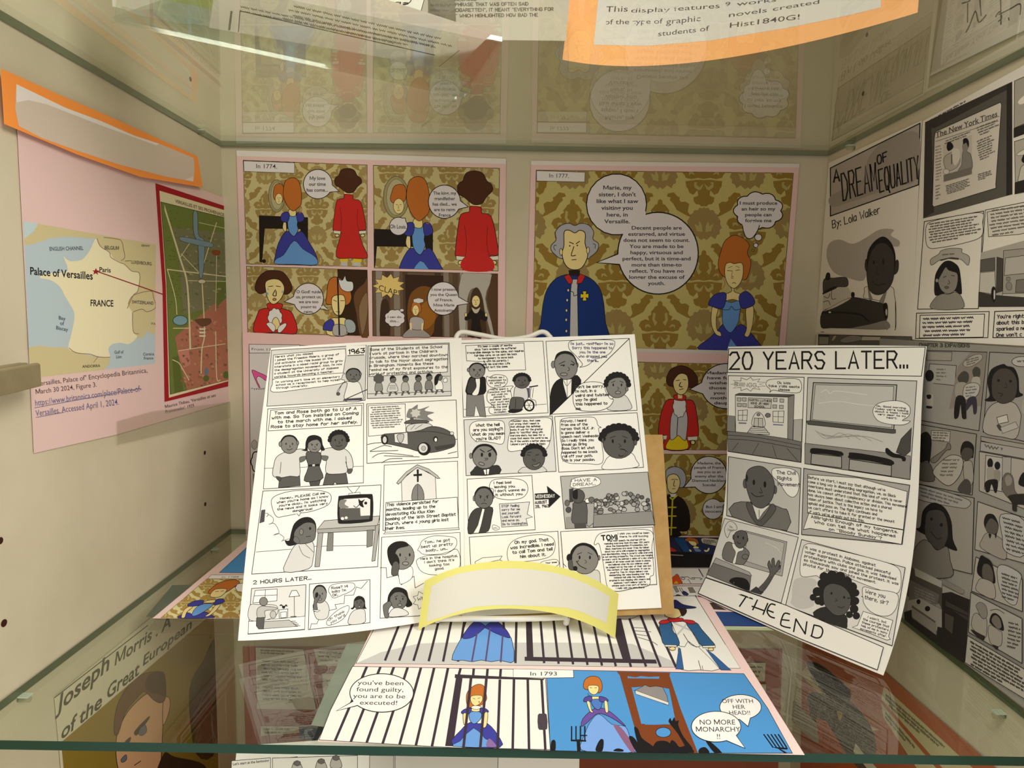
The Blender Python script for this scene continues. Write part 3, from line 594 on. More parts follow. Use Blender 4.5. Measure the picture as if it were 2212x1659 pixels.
# angled bar on the left wall
d=Vector((-.265,.964,0)); nrm=Vector((.964,.265,0)); c0=onX(89,809,XL+.0215); hz=.0074
t=empty('latch_bar',(c0.x,c0.y,c0.z)); tag(t,'beige metal bar with grooved top jutting out at the left over the map sheet','bar')
bm=bmesh.new(); prof=[(0,-1),(0,.92),(-.0016,1.0),(-.0036,1.0),(-.0046,.72),(-.0060,.72),(-.0070,1.02),(-.0125,1.02),(-.0145,.85),(-.0145,-1)]
r0=[bm.verts.new(nrm*a+Vector((0,0,b*hz))) for a,b in prof]; r1=[bm.verts.new(nrm*a+Vector((0,0,b*hz))-d*.17) for a,b in prof]
bm.faces.new(r0); bm.faces.new(r1[::-1])
for i in range(len(prof)): bm.faces.new((r0[i],r1[i],r1[(i+1)%len(prof)],r0[(i+1)%len(prof)]))
bmesh.ops.recalc_face_normals(bm,faces=bm.faces[:]); me=bpy.data.meshes.new('rail'); bm.to_mesh(me); bm.free(); me.materials.append(noisy('bar_paint','8f8260','988b68',60,.55)); o=bpy.data.objects.new('rail',me); COL.objects.link(o); o.parent=t
bv=o.modifiers.new('b','BEVEL'); bv.width=.0009; bv.segments=2
V,F=boxVF((-.0002,-.004,-hz*1.02),(.0016,.004,hz*.9)); V=[nrm*(v[1]*1.2-.007)+d*v[0]+Vector((0,0,v[2])) for v in V]; mesh_obj('end_cap',V,F,[M('6d5c44',.6)],None,t)
# ---------------- sheets on the right wall ----------------
WP='ebe4d8'; G1='b8b2a8'; G2='8d8880'; G3='615d57'; G4='4b4742'; HR='1d1a19'
P=Page(PR,WP).fr(1740,250,3.2525)
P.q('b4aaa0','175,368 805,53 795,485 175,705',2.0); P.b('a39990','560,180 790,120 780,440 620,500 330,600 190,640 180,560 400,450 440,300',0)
P.t('A','196,380 236,372 200,470','h',HR,3.8,fit=.9); P.t('DREAM','250,405 490,322 266,602','h',HR,3.2,fit=.95); P.t('OF','502,275 570,245 508,350','h',HR,2.9,fit=.8); P.t('EQUALITY','512,375 790,275 524,545','h',HR,3.1,fit=.92)
P.t('By: Lola Walker','186,728 520,622 192,800','h',HR,1.7,fit=.72)
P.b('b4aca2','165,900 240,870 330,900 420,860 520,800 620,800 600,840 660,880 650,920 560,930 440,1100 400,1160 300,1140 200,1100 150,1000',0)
P.b('e6e0d4','415,1240 430,1200 600,1200 625,1260 635,1340 632,1500 575,1505 560,1330 470,1290 410,1280',.9); P.b(G2,'440,1200 460,1260 470,1290 450,1290',.6); P.b(G2,'570,1230 545,1320 520,1310 545,1260',.6)
P.b('3d3a37','640,1015 655,1030 650,1090 625,1115 615,1080',.8); P.b('3d3a37','425,1010 418,1060 430,1095 445,1090 440,1020',.8)
P.b(HR,'432,1060 440,960 480,890 545,850 600,890 630,970 628,1060 600,1000 560,920 500,910 460,980',.8); P.b('413d39','438,1050 460,960 510,900 570,900 620,970 625,1080 610,1170 560,1240 500,1258 450,1222 432,1130',.9)
P.e('24211f',481,1030,7,16,0); P.e('24211f',548,1025,8,22,0); P.l('470,1160 500,1190 560,1180',1.2,'24211f'); P.l('505,1060 500,1110 520,1115',.9,'24211f')
P.b('4e4a46','130,1150 200,1140 280,1135 300,1165 290,1200 220,1205 160,1235 128,1250',.9); P.b(HR,'150,1105 172,1108 172,1150 140,1150',0); P.b(HR,'128,1235 200,1200 220,1210 160,1240 126,1260',0)
P.q('cfc8ba','126,1255 220,1212 300,1205 330,1260 300,1285 180,1345 120,1370'); P.l('130,1270 160,1280 172,1250',1); P.l('185,1225 185,1285 215,1285',1); P.l('125,1310 160,1300 175,1330',1); P.b(HR,'325,1240 345,1245 342,1275 322,1270',0)
P.b('3b3733','118,1380 200,1340 300,1285 360,1278 460,1300 560,1330 578,1400 560,1440 470,1470 330,1490 180,1490 112,1485',1,k=3); P.b('d5cdbc','180,1345 260,1300 320,1280 300,1300 200,1352 120,1375',.6); P.l('118,1390 200,1385 300,1388 400,1405 450,1450',1.6); P.l('120,1382 200,1376 280,1380 340,1385 400,1400 430,1440',1.2); P.e('e6e0d2',172,1381,9,6,0); P.b(HR,'545,1330 575,1320 580,1400 560,1420',0); P.e('cfc8ba',570,1380,8,26,.8); P.b('8d8880','330,1490 460,1465 570,1440 575,1500 300,1495',0); P.l('632,1300 632,1505',1); P.q(WP,'90,1500 750,1508 748,1590 75,1585'); P.scr('108,1512 150,1514 108,1526',1,G3,.8,3)
o=P.build('comic_page','1790.5,352 1991,260 1969,738 1762,722'); tag(o,'hand lettered black and white title page on the right wall, bald man and car','page')
P=Page(Plane((XR-.0018,0,0),(-1,0,0)),'d9d2c6').fr(1680,600,10.37); P.q(G3,'915,1270 3000,1320 2900,4800 900,4700',1); P.q(HR,'920,1268 1160,1275 1160,1310 922,1303'); P.q('8f8a7e','925,1320 1150,1325 1140,1495 920,1495',.8); P.b(G2,'1600,1300 1850,1310 1890,1380 1780,1420 1500,1460 1400,1400',.6); P.q('c0b8a8','1900,1320 2300,1330 2300,1400 1880,1400'); P.b('b3ad7e','1260,1310 1310,1310 1250,1400 1215,1395',0)
o=P.build('comic_page','1764,718 1966,730 1952,1090 1742,1060'); tag(o,'dark comic page below the hand lettered title page, mostly hidden by the leaning page','page')
P=Page(PR,WP).fr(1990,180,5.923)
P.scr('85,470 720,122 95,510',1,'5a5650',1.4,5); P.q('5c574f','50,498 1165,-22 1168,1420 300,1660 25,1730'); P.q('3d3733','50,498 1165,-22 1162,50 180,570 60,585'); P.q('3d3733','50,575 130,570 165,1650 30,1725'); P.q('2e2926','1095,20 1165,-22 1168,1420 1090,1440')
P.q('d9d0c2','182,620 1015,243 1030,275 955,1290 958,1340 165,1580 145,1560 170,700',1); P.t('The New York Times','185,600 975,322 190,720','S','5a5450',fit=.62); P.l('190,700 1000,420',1,G3,False); P.l('188,745 990,480',.8,G3,False)
P.scr('290,735 650,600 295,790',2,'6a645e',1,6); P.scr('180,800 265,775 185,1260',12,'77716a',.9,7); P.scr('700,560 985,450 740,680',4,'6a645e',1.1,8); P.scr('705,735 935,640 740,1000',9,'6a645e',1.1,9); P.scr('720,1160 920,1100 725,1250',4,'6a645e',1.1,10); P.scr('300,1310 650,1200 320,1430',6,'6a645e',1,11); P.scr('180,1300 250,1280 185,1500',5,'6a645e',1,12)
P.q('c9c1b4','285,790 650,660 650,1160 290,1260'); P.b('b5ada0','290,960 400,880 480,900 500,1000 440,1090 330,1110',.6); P.b('dad2c5','400,850 480,840 500,950 440,1050 410,1000',0); P.b(G2,'530,900 560,850 600,880 640,920 650,1100 480,1130 520,1040',.6); P.b(G2,'530,790 560,740 600,760 610,820 580,870 540,870',0); P.b(HR,'340,760 380,750 415,800 400,840 350,865 330,820',0); P.b(HR,'540,720 580,700 612,740 610,820 580,760 545,780',0); P.q('6e675e','385,910 402,905 400,1030 385,1040'); P.q('7b746b','290,1175 650,1070 652,1160 292,1260'); P.e('dad2c5',325,1130,40,35,.5)
P.q('b0a89b','1195,-30 1400,-120 1400,480 1190,575',1); P.b('efe7da','1240,240 1300,170 1400,120 1400,200 1280,270',0); P.q('2e2926','1183,580 1400,490 1400,620 1183,700'); P.q('b8b0a3','1195,745 1400,680 1400,1350 1205,1265',1); P.b('e0d8cb','1230,900 1330,840 1400,850 1400,900 1250,925',.6); P.b(HR,'1290,960 1340,880 1400,900 1400,1050 1300,1010',0); P.b('cfc7ba','1255,1180 1290,1060 1400,1040 1400,1250 1250,1260',.8); P.q('2e2926','1200,1268 1400,1210 1400,1380 1198,1420')
P.fr(1970,430,5.029)
P.q('e9e2d4','135,245 780,130 722,1190 62,1195',1.3); P.b('ece6da','160,290 230,240 500,180 760,150 770,250 760,400 600,470 300,530 180,525 150,420',1); P.scr('175,262 765,165 190,490',8,'5c5650',1.3,13)
P.b('b4ada2','205,655 290,600 320,560 420,535 540,540 545,580 610,610 630,650 610,720 540,660 440,635 360,650 300,665 215,718',.8); P.scr('330,590 520,575 330,620',1,'6a645e',1.2,14); P.q('4a4540','300,665 360,645 440,632 510,640 510,660 400,650 320,672')
P.b(HR,'250,1040 250,860 280,770 340,690 400,668 460,690 510,740 530,830 545,1000 530,1035 460,1000 330,1030',0); P.b('8f8980','290,880 330,800 370,740 400,770 440,785 495,810 500,900 470,990 400,1028 330,1000 295,930',.8); P.l('345,850 375,840',1); P.l('430,830 465,835',1); P.l('400,880 415,915 390,925',.9); P.b('6e6259','355,960 380,945 405,960 380,975',.6); P.b('928c81','215,1190 250,1080 330,1030 400,1035 480,1010 545,1070 548,1190',.8); P.e('a39d92',275,885,16,22,.6)
P.q('e9e2d4','800,120 1400,0 1400,1165 725,1168',1.2); P.q('ded6c8','820,140 1400,40 1400,330 1160,385 835,410',1); P.scr('830,115 1400,30 845,415',8,'5c5650',1.3,15)
P.q('b1aa9e','755,580 1050,500 1400,400 1400,1160 730,1160'); P.q('605b54','750,660 905,635 905,775 745,790',.8); P.q('c9c2b5','745,800 905,785 915,1035 735,1010',.8); P.q('4a4640','928,630 1000,650 985,1000 920,1020',.8); P.q('a49d91','1000,560 1400,520 1400,1060 990,1060',.8); P.q('b9b2a6','1020,640 1400,590 1400,790 1010,830',.8); P.b(G2,'1035,850 1070,850 1070,885 1035,885',.6); P.b(G2,'1030,920 1060,900 1090,930 1085,980 1050,990 1030,960',.6); P.q('7a746b','1140,880 1400,850 1400,1010 1130,1015',.8); P.q('c4bdb0','990,1030 1400,1020 1400,1070 980,1068',.8); P.q('3d3935','728,1010 880,1040 1400,1080 1400,1165 724,1168'); P.b(HR,'870,980 890,950 915,980 910,1100 890,1120 868,1060',0); P.b('cfc8bb','895,990 912,1000 910,1080 893,1085',.6)
P.q('e9e2d4','50,1240 840,1222 825,1505 40,1515',1.4); P.q('efe8dc','90,1262 790,1250 775,1500 80,1510',1.3); P.scr('105,1280 760,1262 110,1505',5,'3f3a44',1.7,16); P.q('e9e2d4','900,1222 1400,1205 1400,1500 880,1505',1.6); P.t("You're right|about this b|sparked a ne|One won't c",'930,1245 1240,1235 915,1510','h','3f3a44',1.8,al='l',fit=.55)
o=P.build('comic_page','1993,262 2300,92 2300,752 1969,733.5'); tag(o,'large comic page on the right wall with a newspaper front page drawing','page')
P=Page(PR2,'96938b').fr(1900,720,3.19)  # grey paper; shade over the page is also darkened into its colours
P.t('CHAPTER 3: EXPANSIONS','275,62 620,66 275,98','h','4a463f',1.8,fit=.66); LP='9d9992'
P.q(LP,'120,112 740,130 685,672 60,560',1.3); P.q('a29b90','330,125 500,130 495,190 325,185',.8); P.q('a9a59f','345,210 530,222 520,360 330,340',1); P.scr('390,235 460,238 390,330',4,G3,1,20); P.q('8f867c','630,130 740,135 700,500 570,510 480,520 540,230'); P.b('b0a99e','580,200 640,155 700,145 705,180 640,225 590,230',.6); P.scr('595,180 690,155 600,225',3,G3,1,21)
P.e(HR,345,292,30,40,0); P.q('a29b90','320,335 370,335 375,420 322,420'); P.q('b4aaa0','318,420 372,420 370,500 325,498'); P.b(G4,'540,300 580,260 615,280 612,330 580,350 548,335',0); P.b(G4,'640,260 665,230 695,250 690,300 655,305',0); P.b('a49d92','530,350 600,345 620,440 530,440',0); P.b('b3aca0','640,310 690,305 690,380 640,390',0); P.b('bcb8b1','575,430 590,360 650,340 690,360 680,420 630,455 590,455',.8); P.scr('590,365 675,355 590,445',4,G3,1,22)
P.b(HR,'530,440 590,445 600,570 595,590 570,580 560,490 545,575 515,578',0); P.b('3a3340','610,450 665,440 672,540 650,555 640,490 605,530 595,520',0); P.b(HR,'325,425 355,425 352,450 330,450',0); P.b(HR,'325,500 360,505 358,518 325,515',0)
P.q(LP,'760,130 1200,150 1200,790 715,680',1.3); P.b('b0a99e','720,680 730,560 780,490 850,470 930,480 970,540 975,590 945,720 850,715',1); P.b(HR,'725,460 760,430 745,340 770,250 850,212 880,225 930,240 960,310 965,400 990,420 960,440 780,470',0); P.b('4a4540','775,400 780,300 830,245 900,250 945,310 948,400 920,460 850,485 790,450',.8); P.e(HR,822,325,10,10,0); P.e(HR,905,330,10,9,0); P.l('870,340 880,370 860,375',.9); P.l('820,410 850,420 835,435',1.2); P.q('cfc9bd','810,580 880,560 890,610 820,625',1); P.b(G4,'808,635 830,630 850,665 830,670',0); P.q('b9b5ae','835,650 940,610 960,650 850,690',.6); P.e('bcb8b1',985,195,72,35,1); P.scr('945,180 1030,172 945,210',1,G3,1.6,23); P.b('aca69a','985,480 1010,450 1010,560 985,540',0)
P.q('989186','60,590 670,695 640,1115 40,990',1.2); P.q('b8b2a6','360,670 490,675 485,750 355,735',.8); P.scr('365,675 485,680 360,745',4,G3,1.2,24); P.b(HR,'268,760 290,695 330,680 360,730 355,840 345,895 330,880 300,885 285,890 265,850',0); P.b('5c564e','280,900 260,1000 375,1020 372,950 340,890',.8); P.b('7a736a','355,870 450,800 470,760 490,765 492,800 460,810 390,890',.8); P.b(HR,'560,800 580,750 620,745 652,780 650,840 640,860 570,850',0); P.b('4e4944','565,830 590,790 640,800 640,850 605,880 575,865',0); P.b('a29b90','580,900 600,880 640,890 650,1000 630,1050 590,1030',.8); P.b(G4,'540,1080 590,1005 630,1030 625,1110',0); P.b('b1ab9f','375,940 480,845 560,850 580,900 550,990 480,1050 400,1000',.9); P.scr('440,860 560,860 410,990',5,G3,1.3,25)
P.q('a29b90','700,710 1200,800 1200,860 700,740',1); P.q('a9a59f','700,745 1200,830 1200,900 695,810',1); P.scr('710,745 1000,800 710,800',1,G3,1.8,26); P.q('b0a99e','690,815 1200,910 1200,1290 690,1085',1); P.q('b9b5ae','735,840 850,858 845,1090 725,1075',1); P.q('a9a59f','850,850 910,855 905,1120 845,1090',.8); P.e(HR,765,895,20,34,0); P.e(HR,815,912,20,28,0); P.b('a29b90','745,930 790,930 790,1010 745,1010',0); P.b('958e84','795,945 835,950 830,1020 795,1015',0); P.b(HR,'735,1020 815,1010 812,1090 795,1095 775,1040 760,1090 735,1090',0); P.b('6d665e','850,1080 850,1000 880,962 920,985 935,1080 950,1110 900,1140',.6); P.b('8f8980','868,1000 890,975 915,1000 910,1040 880,1050',0); P.b('2b2723','890,1120 1000,1105 1100,1120 1100,1200 960,1180 950,1225 920,1220 915,1170',0); P.b(HR,'960,1040 990,960 1040,980 1040,1060',0)
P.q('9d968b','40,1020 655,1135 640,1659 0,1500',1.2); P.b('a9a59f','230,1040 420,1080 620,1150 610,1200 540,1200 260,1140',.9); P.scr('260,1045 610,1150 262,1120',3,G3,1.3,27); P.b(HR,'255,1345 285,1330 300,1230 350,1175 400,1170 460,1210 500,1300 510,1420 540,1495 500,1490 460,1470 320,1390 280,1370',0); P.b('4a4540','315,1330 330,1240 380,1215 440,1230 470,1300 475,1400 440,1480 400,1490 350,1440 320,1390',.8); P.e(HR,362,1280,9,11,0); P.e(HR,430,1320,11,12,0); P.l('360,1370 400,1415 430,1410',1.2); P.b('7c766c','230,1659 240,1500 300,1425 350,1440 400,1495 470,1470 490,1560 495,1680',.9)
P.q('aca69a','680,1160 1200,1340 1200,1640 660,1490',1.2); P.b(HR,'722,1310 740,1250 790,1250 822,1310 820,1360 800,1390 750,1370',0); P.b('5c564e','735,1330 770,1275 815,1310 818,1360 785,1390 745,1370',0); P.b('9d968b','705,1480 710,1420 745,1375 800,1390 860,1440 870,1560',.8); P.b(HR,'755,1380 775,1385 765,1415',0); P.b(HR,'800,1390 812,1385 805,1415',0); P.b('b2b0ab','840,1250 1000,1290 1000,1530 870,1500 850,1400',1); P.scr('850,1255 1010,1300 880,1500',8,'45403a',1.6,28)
P.fr(1940,1240,5.184)
P.q('aca69a','880,-190 1400,60 1400,420 830,190',1.2); P.b(HR,'890,-40 930,-200 980,-190 1060,-120 1100,80 1060,100 940,40',0); P.b('5c564e','950,-40 970,-110 1030,-100 1070,-20 1070,80 1030,120 960,50',0); P.b('a7a095','890,190 900,90 950,50 1080,110 1085,280',.8); P.b('b2b0ab','1120,-60 1200,-100 1380,0 1370,120 1330,340 1220,300 1140,150',.9); P.scr('1160,-30 1370,40 1170,270',7,'45403a',1.5,29)
P.q('544c44','80,-130 500,160 500,400 470,330 130,260 60,190'); P.q('b5afa3','190,-70 500,80 495,155 200,20'); P.q('6d665e','130,60 470,230 450,330 130,290'); P.scr('180,130 460,250 190,290',5,'8b847a',1.2,30); P.q('a0998e','110,300 250,270 500,400 510,620 420,640 110,450'); P.e(HR,237,310,22,28,0); P.e(HR,338,388,30,30,0); P.q('5b554d','165,350 430,530 425,550 160,375'); P.q('8e877c','160,385 440,560 430,680 165,480'); P.q('8d857b','505,50 750,190 745,220 700,215 505,110'); P.q('aaa397','505,130 810,280 800,300 620,205 505,240'); P.q('29241f','500,215 600,200 810,285 790,590 750,1000 480,820 80,510 75,430 160,400 165,500 440,690 450,590 500,600'); P.q('3f3a33','545,290 800,420 790,520 540,350'); P.l('560,300 800,430',1.2,'14110f'); P.l('560,370 790,475',1.2,'14110f'); P.q('4d463e','530,430 640,480 620,680 530,600',1)
P.q('aaa69c','825,205 1400,500 1400,1000 800,650',1.2); P.b('8b857c','885,350 930,315 990,350 1012,430 1000,490 950,500 900,400',.7); P.b('a59e93','840,600 850,470 900,440 960,500 1005,510 1000,690 960,700',.8); P.b('2e2823','835,620 950,680 985,700 960,745 850,660',0); P.b(HR,'1035,520 1060,450 1110,440 1170,500 1198,625 1150,625 1050,560',0); P.b('776f66','1062,500 1100,460 1150,500 1170,590 1130,610 1070,550',0); P.b('a59e93','1020,660 1040,570 1140,630 1175,660 1165,800 1060,790',.8); P.b('2e2823','1065,790 1135,815 1115,850',0); P.scr('1250,520 1400,560 1230,830',7,'45403a',1.6,31); P.l('1045,410 1120,395 1200,440',1)
P.q('b8b2a6','790,690 1500,1110 1500,1440 760,990',1); P.scr('820,735 1440,1090 810,1020',7,'3b3731',1.9,32,.98)
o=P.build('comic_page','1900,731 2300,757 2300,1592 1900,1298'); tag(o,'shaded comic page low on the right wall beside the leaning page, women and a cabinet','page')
# ---------------- the leaning booklet, its board and stand ----------------
TH=math.radians(21); LP0=Vector((0,-.220,.010)); LN=Vector((0,-math.cos(TH),math.sin(TH)))
LEAN=Plane(LP0,LN); LEANB=Plane(LP0-LN*.0016,LN)
def near(x,y,d,pl=LEAN): p=pl.at(x,y)[0]; return CAMP+(p-CAMP)*(1-d)
K0='f3f0e8'; D1='6a6864'; D2='807e79'; D3='585652'; C1='d4d2cd'; C2='b9b7b1'; BK='1b1817'; LN_='3a3436'
def head(P,cx,cy,rx,ry,h=D1,o=1.0,hair=None,eyes=1,mouth=0,brow=0,turn=0):
    P.e(h,cx,cy,rx,ry,o)
    if eyes: 
        for sx in (-.38,.38): P.e(BK,cx+(sx+turn)*rx,cy-.08*ry,.07*rx,.12*ry,0)
    if brow:
        P.l(f'{cx+(-.55+turn)*rx},{cy-.28*ry} {cx+(-.22+turn)*rx},{cy-(.28+.12*brow)*ry}',o); P.l(f'{cx+(.22+turn)*rx},{cy-(.28+.12*brow)*ry} {cx+(.55+turn)*rx},{cy-.28*ry}',o)
    P.l(f'{cx+turn*rx},{cy+.08*ry} {cx+(turn+.14)*rx},{cy+.22*ry} {cx+turn*rx},{cy+.3*ry}',.8*o)
    if mouth==0: P.l(f'{cx+(turn-.3)*rx},{cy+.5*ry} {cx+turn*rx},{cy+.6*ry} {cx+(turn+.35)*rx},{cy+.45*ry}',o)
    if mouth==1: P.e('94918b',cx+(turn+.05)*rx,cy+.55*ry,.25*rx,.12*ry,o)
    if mouth==2: P.l(f'{cx+(turn-.3)*rx},{cy+.58*ry} {cx+turn*rx},{cy+.48*ry} {cx+(turn+.3)*rx},{cy+.58*ry}',o)
def cap(P,cx,cy,rx,ry,t=1.0,low=-.1,h=BK):      # cropped hair on a head ellipse
    a=[(-1.05,low),(-.98,-.5),(-.6,-.95),(0,-1.1),(.6,-.95),(.98,-.5),(1.05,low)]; b=[(.88,-.35),(.5,-.78+.1*(t<1)),(0,-.9),(-.5,-.78+.1*(t<1)),(-.88,-.35)]
    P.b(h,' '.join(f'{cx+x*rx},{cy+y*ry}' for x,y in a+b),0,k=3)
def curls(P,cx,cy,rx,ry,h=BK):
    for i in range(11):
        t=math.pi*(1.02+.96*i/10); P.e(h,cx+rx*1.02*math.cos(t),cy+ry*1.0*math.sin(t)+.05*ry,.24*rx,.24*ry,0,n=10)
    P.b(h,' '.join(f'{cx+x*rx},{cy+y*ry}' for x,y in [(-1,-.1),(-.8,-.7),(0,-1.05),(.8,-.7),(1,-.1),(.75,-.4),(.4,-.62),(-.2,-.6),(-.7,-.35)]),0)
GL=Patch([[near(585,752,.035),near(790,739,.010),near(997,730,.0018)],[near(545,1070,.055),near(775,1052,.022),near(1001,1036,.0018)],[near(514,1384,.095),near(760,1366,.05),near(1003,1327,.004)]])
P=Page(GL,K0,base=6e-5).fr(500,700,4.337)
# 1963
P.q(C1,'375,245 1262,198 1252,715 332,770',1.0); P.q(K0,'395,290 1068,232 1072,300 1045,465 385,520',.9); P.b(K0,'400,515 540,500 1020,460 1040,480 1030,520 1060,528 1015,560 700,605 390,638 385,560',.9)
P.t("Here's what you missed.|I joined the Freedom Riders, a group of|civil activists who ride buses on the|interstate in a mixed racial group to grow|the desegregation movement. Also, I'm now|a student at the University of Alabama|working towards becoming a teacher.",'412,292 1048,232 400,512','h',LN_,1.0,al='l',fit=.52)
P.t("I'm working part time at an elementary|school as a receptionist to help myself|through University.",'415,530 1020,478 420,615','h',LN_,1.0,al='l',fit=.52); P.q(K0,'1075,205 1258,198 1255,290 1080,300'); P.t('1963','1092,240 1245,225 1092,285','h',BK,2.2,fit=.9); P.l('1088,297 1242,288',1.3,sm=False)
P.b('e6e4de','1060,715 1085,560 1040,560 1000,640 985,650 1010,600 1060,545 1110,540 1190,545 1222,620 1225,715',.9); head(P,1143,482,70,64,D1,1,mouth=2); cap(P,1143,482,70,64); P.e(D1,1208,470,10,16,.8); P.l('1050,715 1100,690 1270,615',1.6,'4b4448',False); P.q('4a4650','1060,700 1225,690 1222,716 1045,720'); P.e(D3,1000,655,16,14,.8)
# march
P.q(C1,'1278,205 2040,178 2060,672 1272,698',1.0); P.q(K0,'1310,210 2032,190 2022,450 1288,494',1); P.t("Some of the Students at the School|I work at partook in the Children's|crusade, where they marched downtown|to talk to the Mayor about segregation|in Birmingham. Moments like these|remind me of my first exposures to the|world of protesting and activism.",'1300,222 2032,192 1290,488','h',LN_,1.15,al='l',fit=.58)
P.l('1275,655 2055,630',.9); P.l('1955,450 1962,490 2045,490',.8,sm=False)
for x,y,g,tp in [(1380,560,'8f8d88',0),(1510,565,C1,1),(1628,560,C2,2),(1748,555,D2,3),(1850,545,D2,4),(1945,545,K0,5)]:
    P.q(D3,f'{x-22},{y+60} {x},{y+58} {x-22},{y+110} {x-40},{y+112}'); P.q(D3,f'{x},{y+55} {x+24},{y+55} {x+48},{y+95} {x+30},{y+102}')
    P.b(g,f'{x-35},{y+65} {x-30},{y} {x},{y-18} {x+28},{y} {x+36},{y+62} {x},{y+70}',.8)
    if tp==1: P.b(g,f'{x-50},{y+65} {x-25},{y-10} {x+25},{y-10} {x+50},{y+60} {x},{y+70}',.8); [P.l(f'{x-30},{y+k} {x+30},{y+k-2}',.7) for k in (12,28,44)]
    P.e(D1,x+4,y-45,28,30,.8); 
    if tp==0: P.cloud(D3,x,y-48,46,42,8,0)
    elif tp==5: P.b(BK,f'{x-40},{y+30} {x-42},{y-40} {x-10},{y-78} {x+22},{y-65} {x},{y-50} {x-12},{y+10}',0)
    else: P.b(BK,f'{x-26},{y-45} {x-18},{y-75} {x+10},{y-80} {x+30},{y-60} {x+5},{y-58}',0)
P.b(K0,'1985,520 2015,505 2020,540 1990,545',.8)
# Tom and Rose
P.q(K0,'340,795 1238,742 1236,1488 300,1545',1.0); P.q(K0,'368,808 1222,762 1215,950 345,1002',1.0); P.t('Tom and Rose both go to U of A|with me. So Tom insisted on Coming|to the march with me. I asked|Rose to stay home for her safely.','385,815 1195,768 368,985','h',LN_,1.5,fit=.58)
P.l('310,1352 400,1350',.8); P.l('640,1345 720,1338',.8); P.l('1135,1335 1236,1332',.8)
P.q(D3,'450,1430 640,1422 645,1515 440,1535',.9); P.q(D3,'885,1400 1075,1400 1092,1495 985,1500 970,1478 955,1508 858,1508',.9); P.q('4d4b47','725,1465 835,1462 820,1515 740,1518',.8)
P.b(C1,'455,1440 388,1420 395,1330 420,1250 490,1205 560,1195 640,1170 720,1190 690,1250 640,1280 640,1420 550,1425',1.0,k=3); P.l('465,1295 455,1400',.9); P.b('4a4a46','415,1430 460,1435 462,1465 440,1468',.6)
P.b(C1,'885,1390 890,1260 840,1240 850,1180 930,1160 1050,1165 1120,1230 1140,1340 1095,1365 1070,1290 1085,1385 985,1405',1.0,k=3); P.b(D3,'1095,1360 1135,1360 1120,1398 1090,1398',.6); P.l('1072,1240 1080,1340',.9)
P.b(D1,'640,1250 700,1240 690,1275 645,1295',.7); P.b(D1,'835,1235 905,1240 890,1280 850,1270',.7)
P.b(D3,'705,1200 750,1195 830,1205 840,1280 825,1335 860,1440 770,1475 680,1465 720,1340 700,1260',1.0,k=3); P.q(BK,'722,1318 825,1310 825,1332 722,1336'); P.q('c9c7c2','758,1316 782,1314 782,1332 758,1333')
P.b(BK,'655,1180 690,1170 695,1110 720,1055 780,1040 840,1065 855,1130 875,1180 840,1185 830,1150 800,1100 720,1120 715,1185 690,1190',0,k=3); head(P,778,1140,62,64,D2,.9,brow=-1); P.b(BK,'715,1120 740,1060 800,1050 838,1090 800,1085 750,1095',0)
head(P,542,1130,80,84,D2,1); cap(P,542,1130,80,84); P.e(D2,458,1125,14,24,.8); P.e(D2,622,1115,10,20,.8)
head(P,1005,1095,85,88,D3,1); curls(P,1005,1090,84,86); 
# police car
P.q(K0,'1268,750 2105,712 2122,1250 1270,1305',1.0); P.q(K0,'1282,765 1628,748 1635,1020 1285,1052',.9); P.scr('1295,775 1620,758 1305,985',10,'4c4648',1.0,41)
for z in ['1275,1130 1420,1110 2115,1080','1300,1190 1420,1140 1500,1150','1300,1195 1560,1185','1320,1250 1420,1210 1700,1235','1430,1235 1760,1245','1410,1300 1480,1265 1600,1260','2030,1215 2110,1195']: P.l(z,1.2,LN_)
P.b(D2,'1640,870 1660,800 1690,790 1745,755 1750,800 1855,770 1810,810 1900,830 1835,860 1890,910 1760,890 1690,885',0); P.burst('c9c5be',1725,835,52,46,7,0); P.b(D3,'1630,915 1700,895 1830,905 1835,925 1640,935',.8); P.b(D3,'1675,880 1700,875 1705,895 1675,895',0)
P.b(C1,'1645,1010 1665,945 1830,930 1880,965 1750,1000',1.0); P.l('1680,990 1720,945',.7); P.l('1720,985 1790,940',.7)
P.b(D3,'1410,1040 1520,1025 1640,1015 1760,1000 1870,960 1990,980 2080,1040 2095,1130 2030,1170 1870,1205 1740,1190 1660,1165 1500,1130 1420,1110',1.0,k=3); P.q('dcdad5','1525,1030 1650,1015 1655,1130 1530,1108',.8); P.b('b9b7b2','1555,1040 1612,1032 1610,1085 1585,1115 1560,1090',.9)
P.l('1740,1010 1900,1010 2070,1050',.8,BK); P.e(BK,1436,1085,34,46,0); P.e('cfcdc8',1436,1085,20,32,.6); P.e(BK,1805,1170,62,62,0); P.e('d6d4cf',1796,1163,44,46,.8); P.e('b2b0ab',1800,1165,20,22,.6); P.e(BK,1912,1080,22,28,0); P.e('e8e6e0',1914,1085,12,18,0); P.e('d6d4cf',2065,1025,18,16,.8); P.q('3f3d3a','1900,1150 2085,1120 2090,1150 1920,1185')
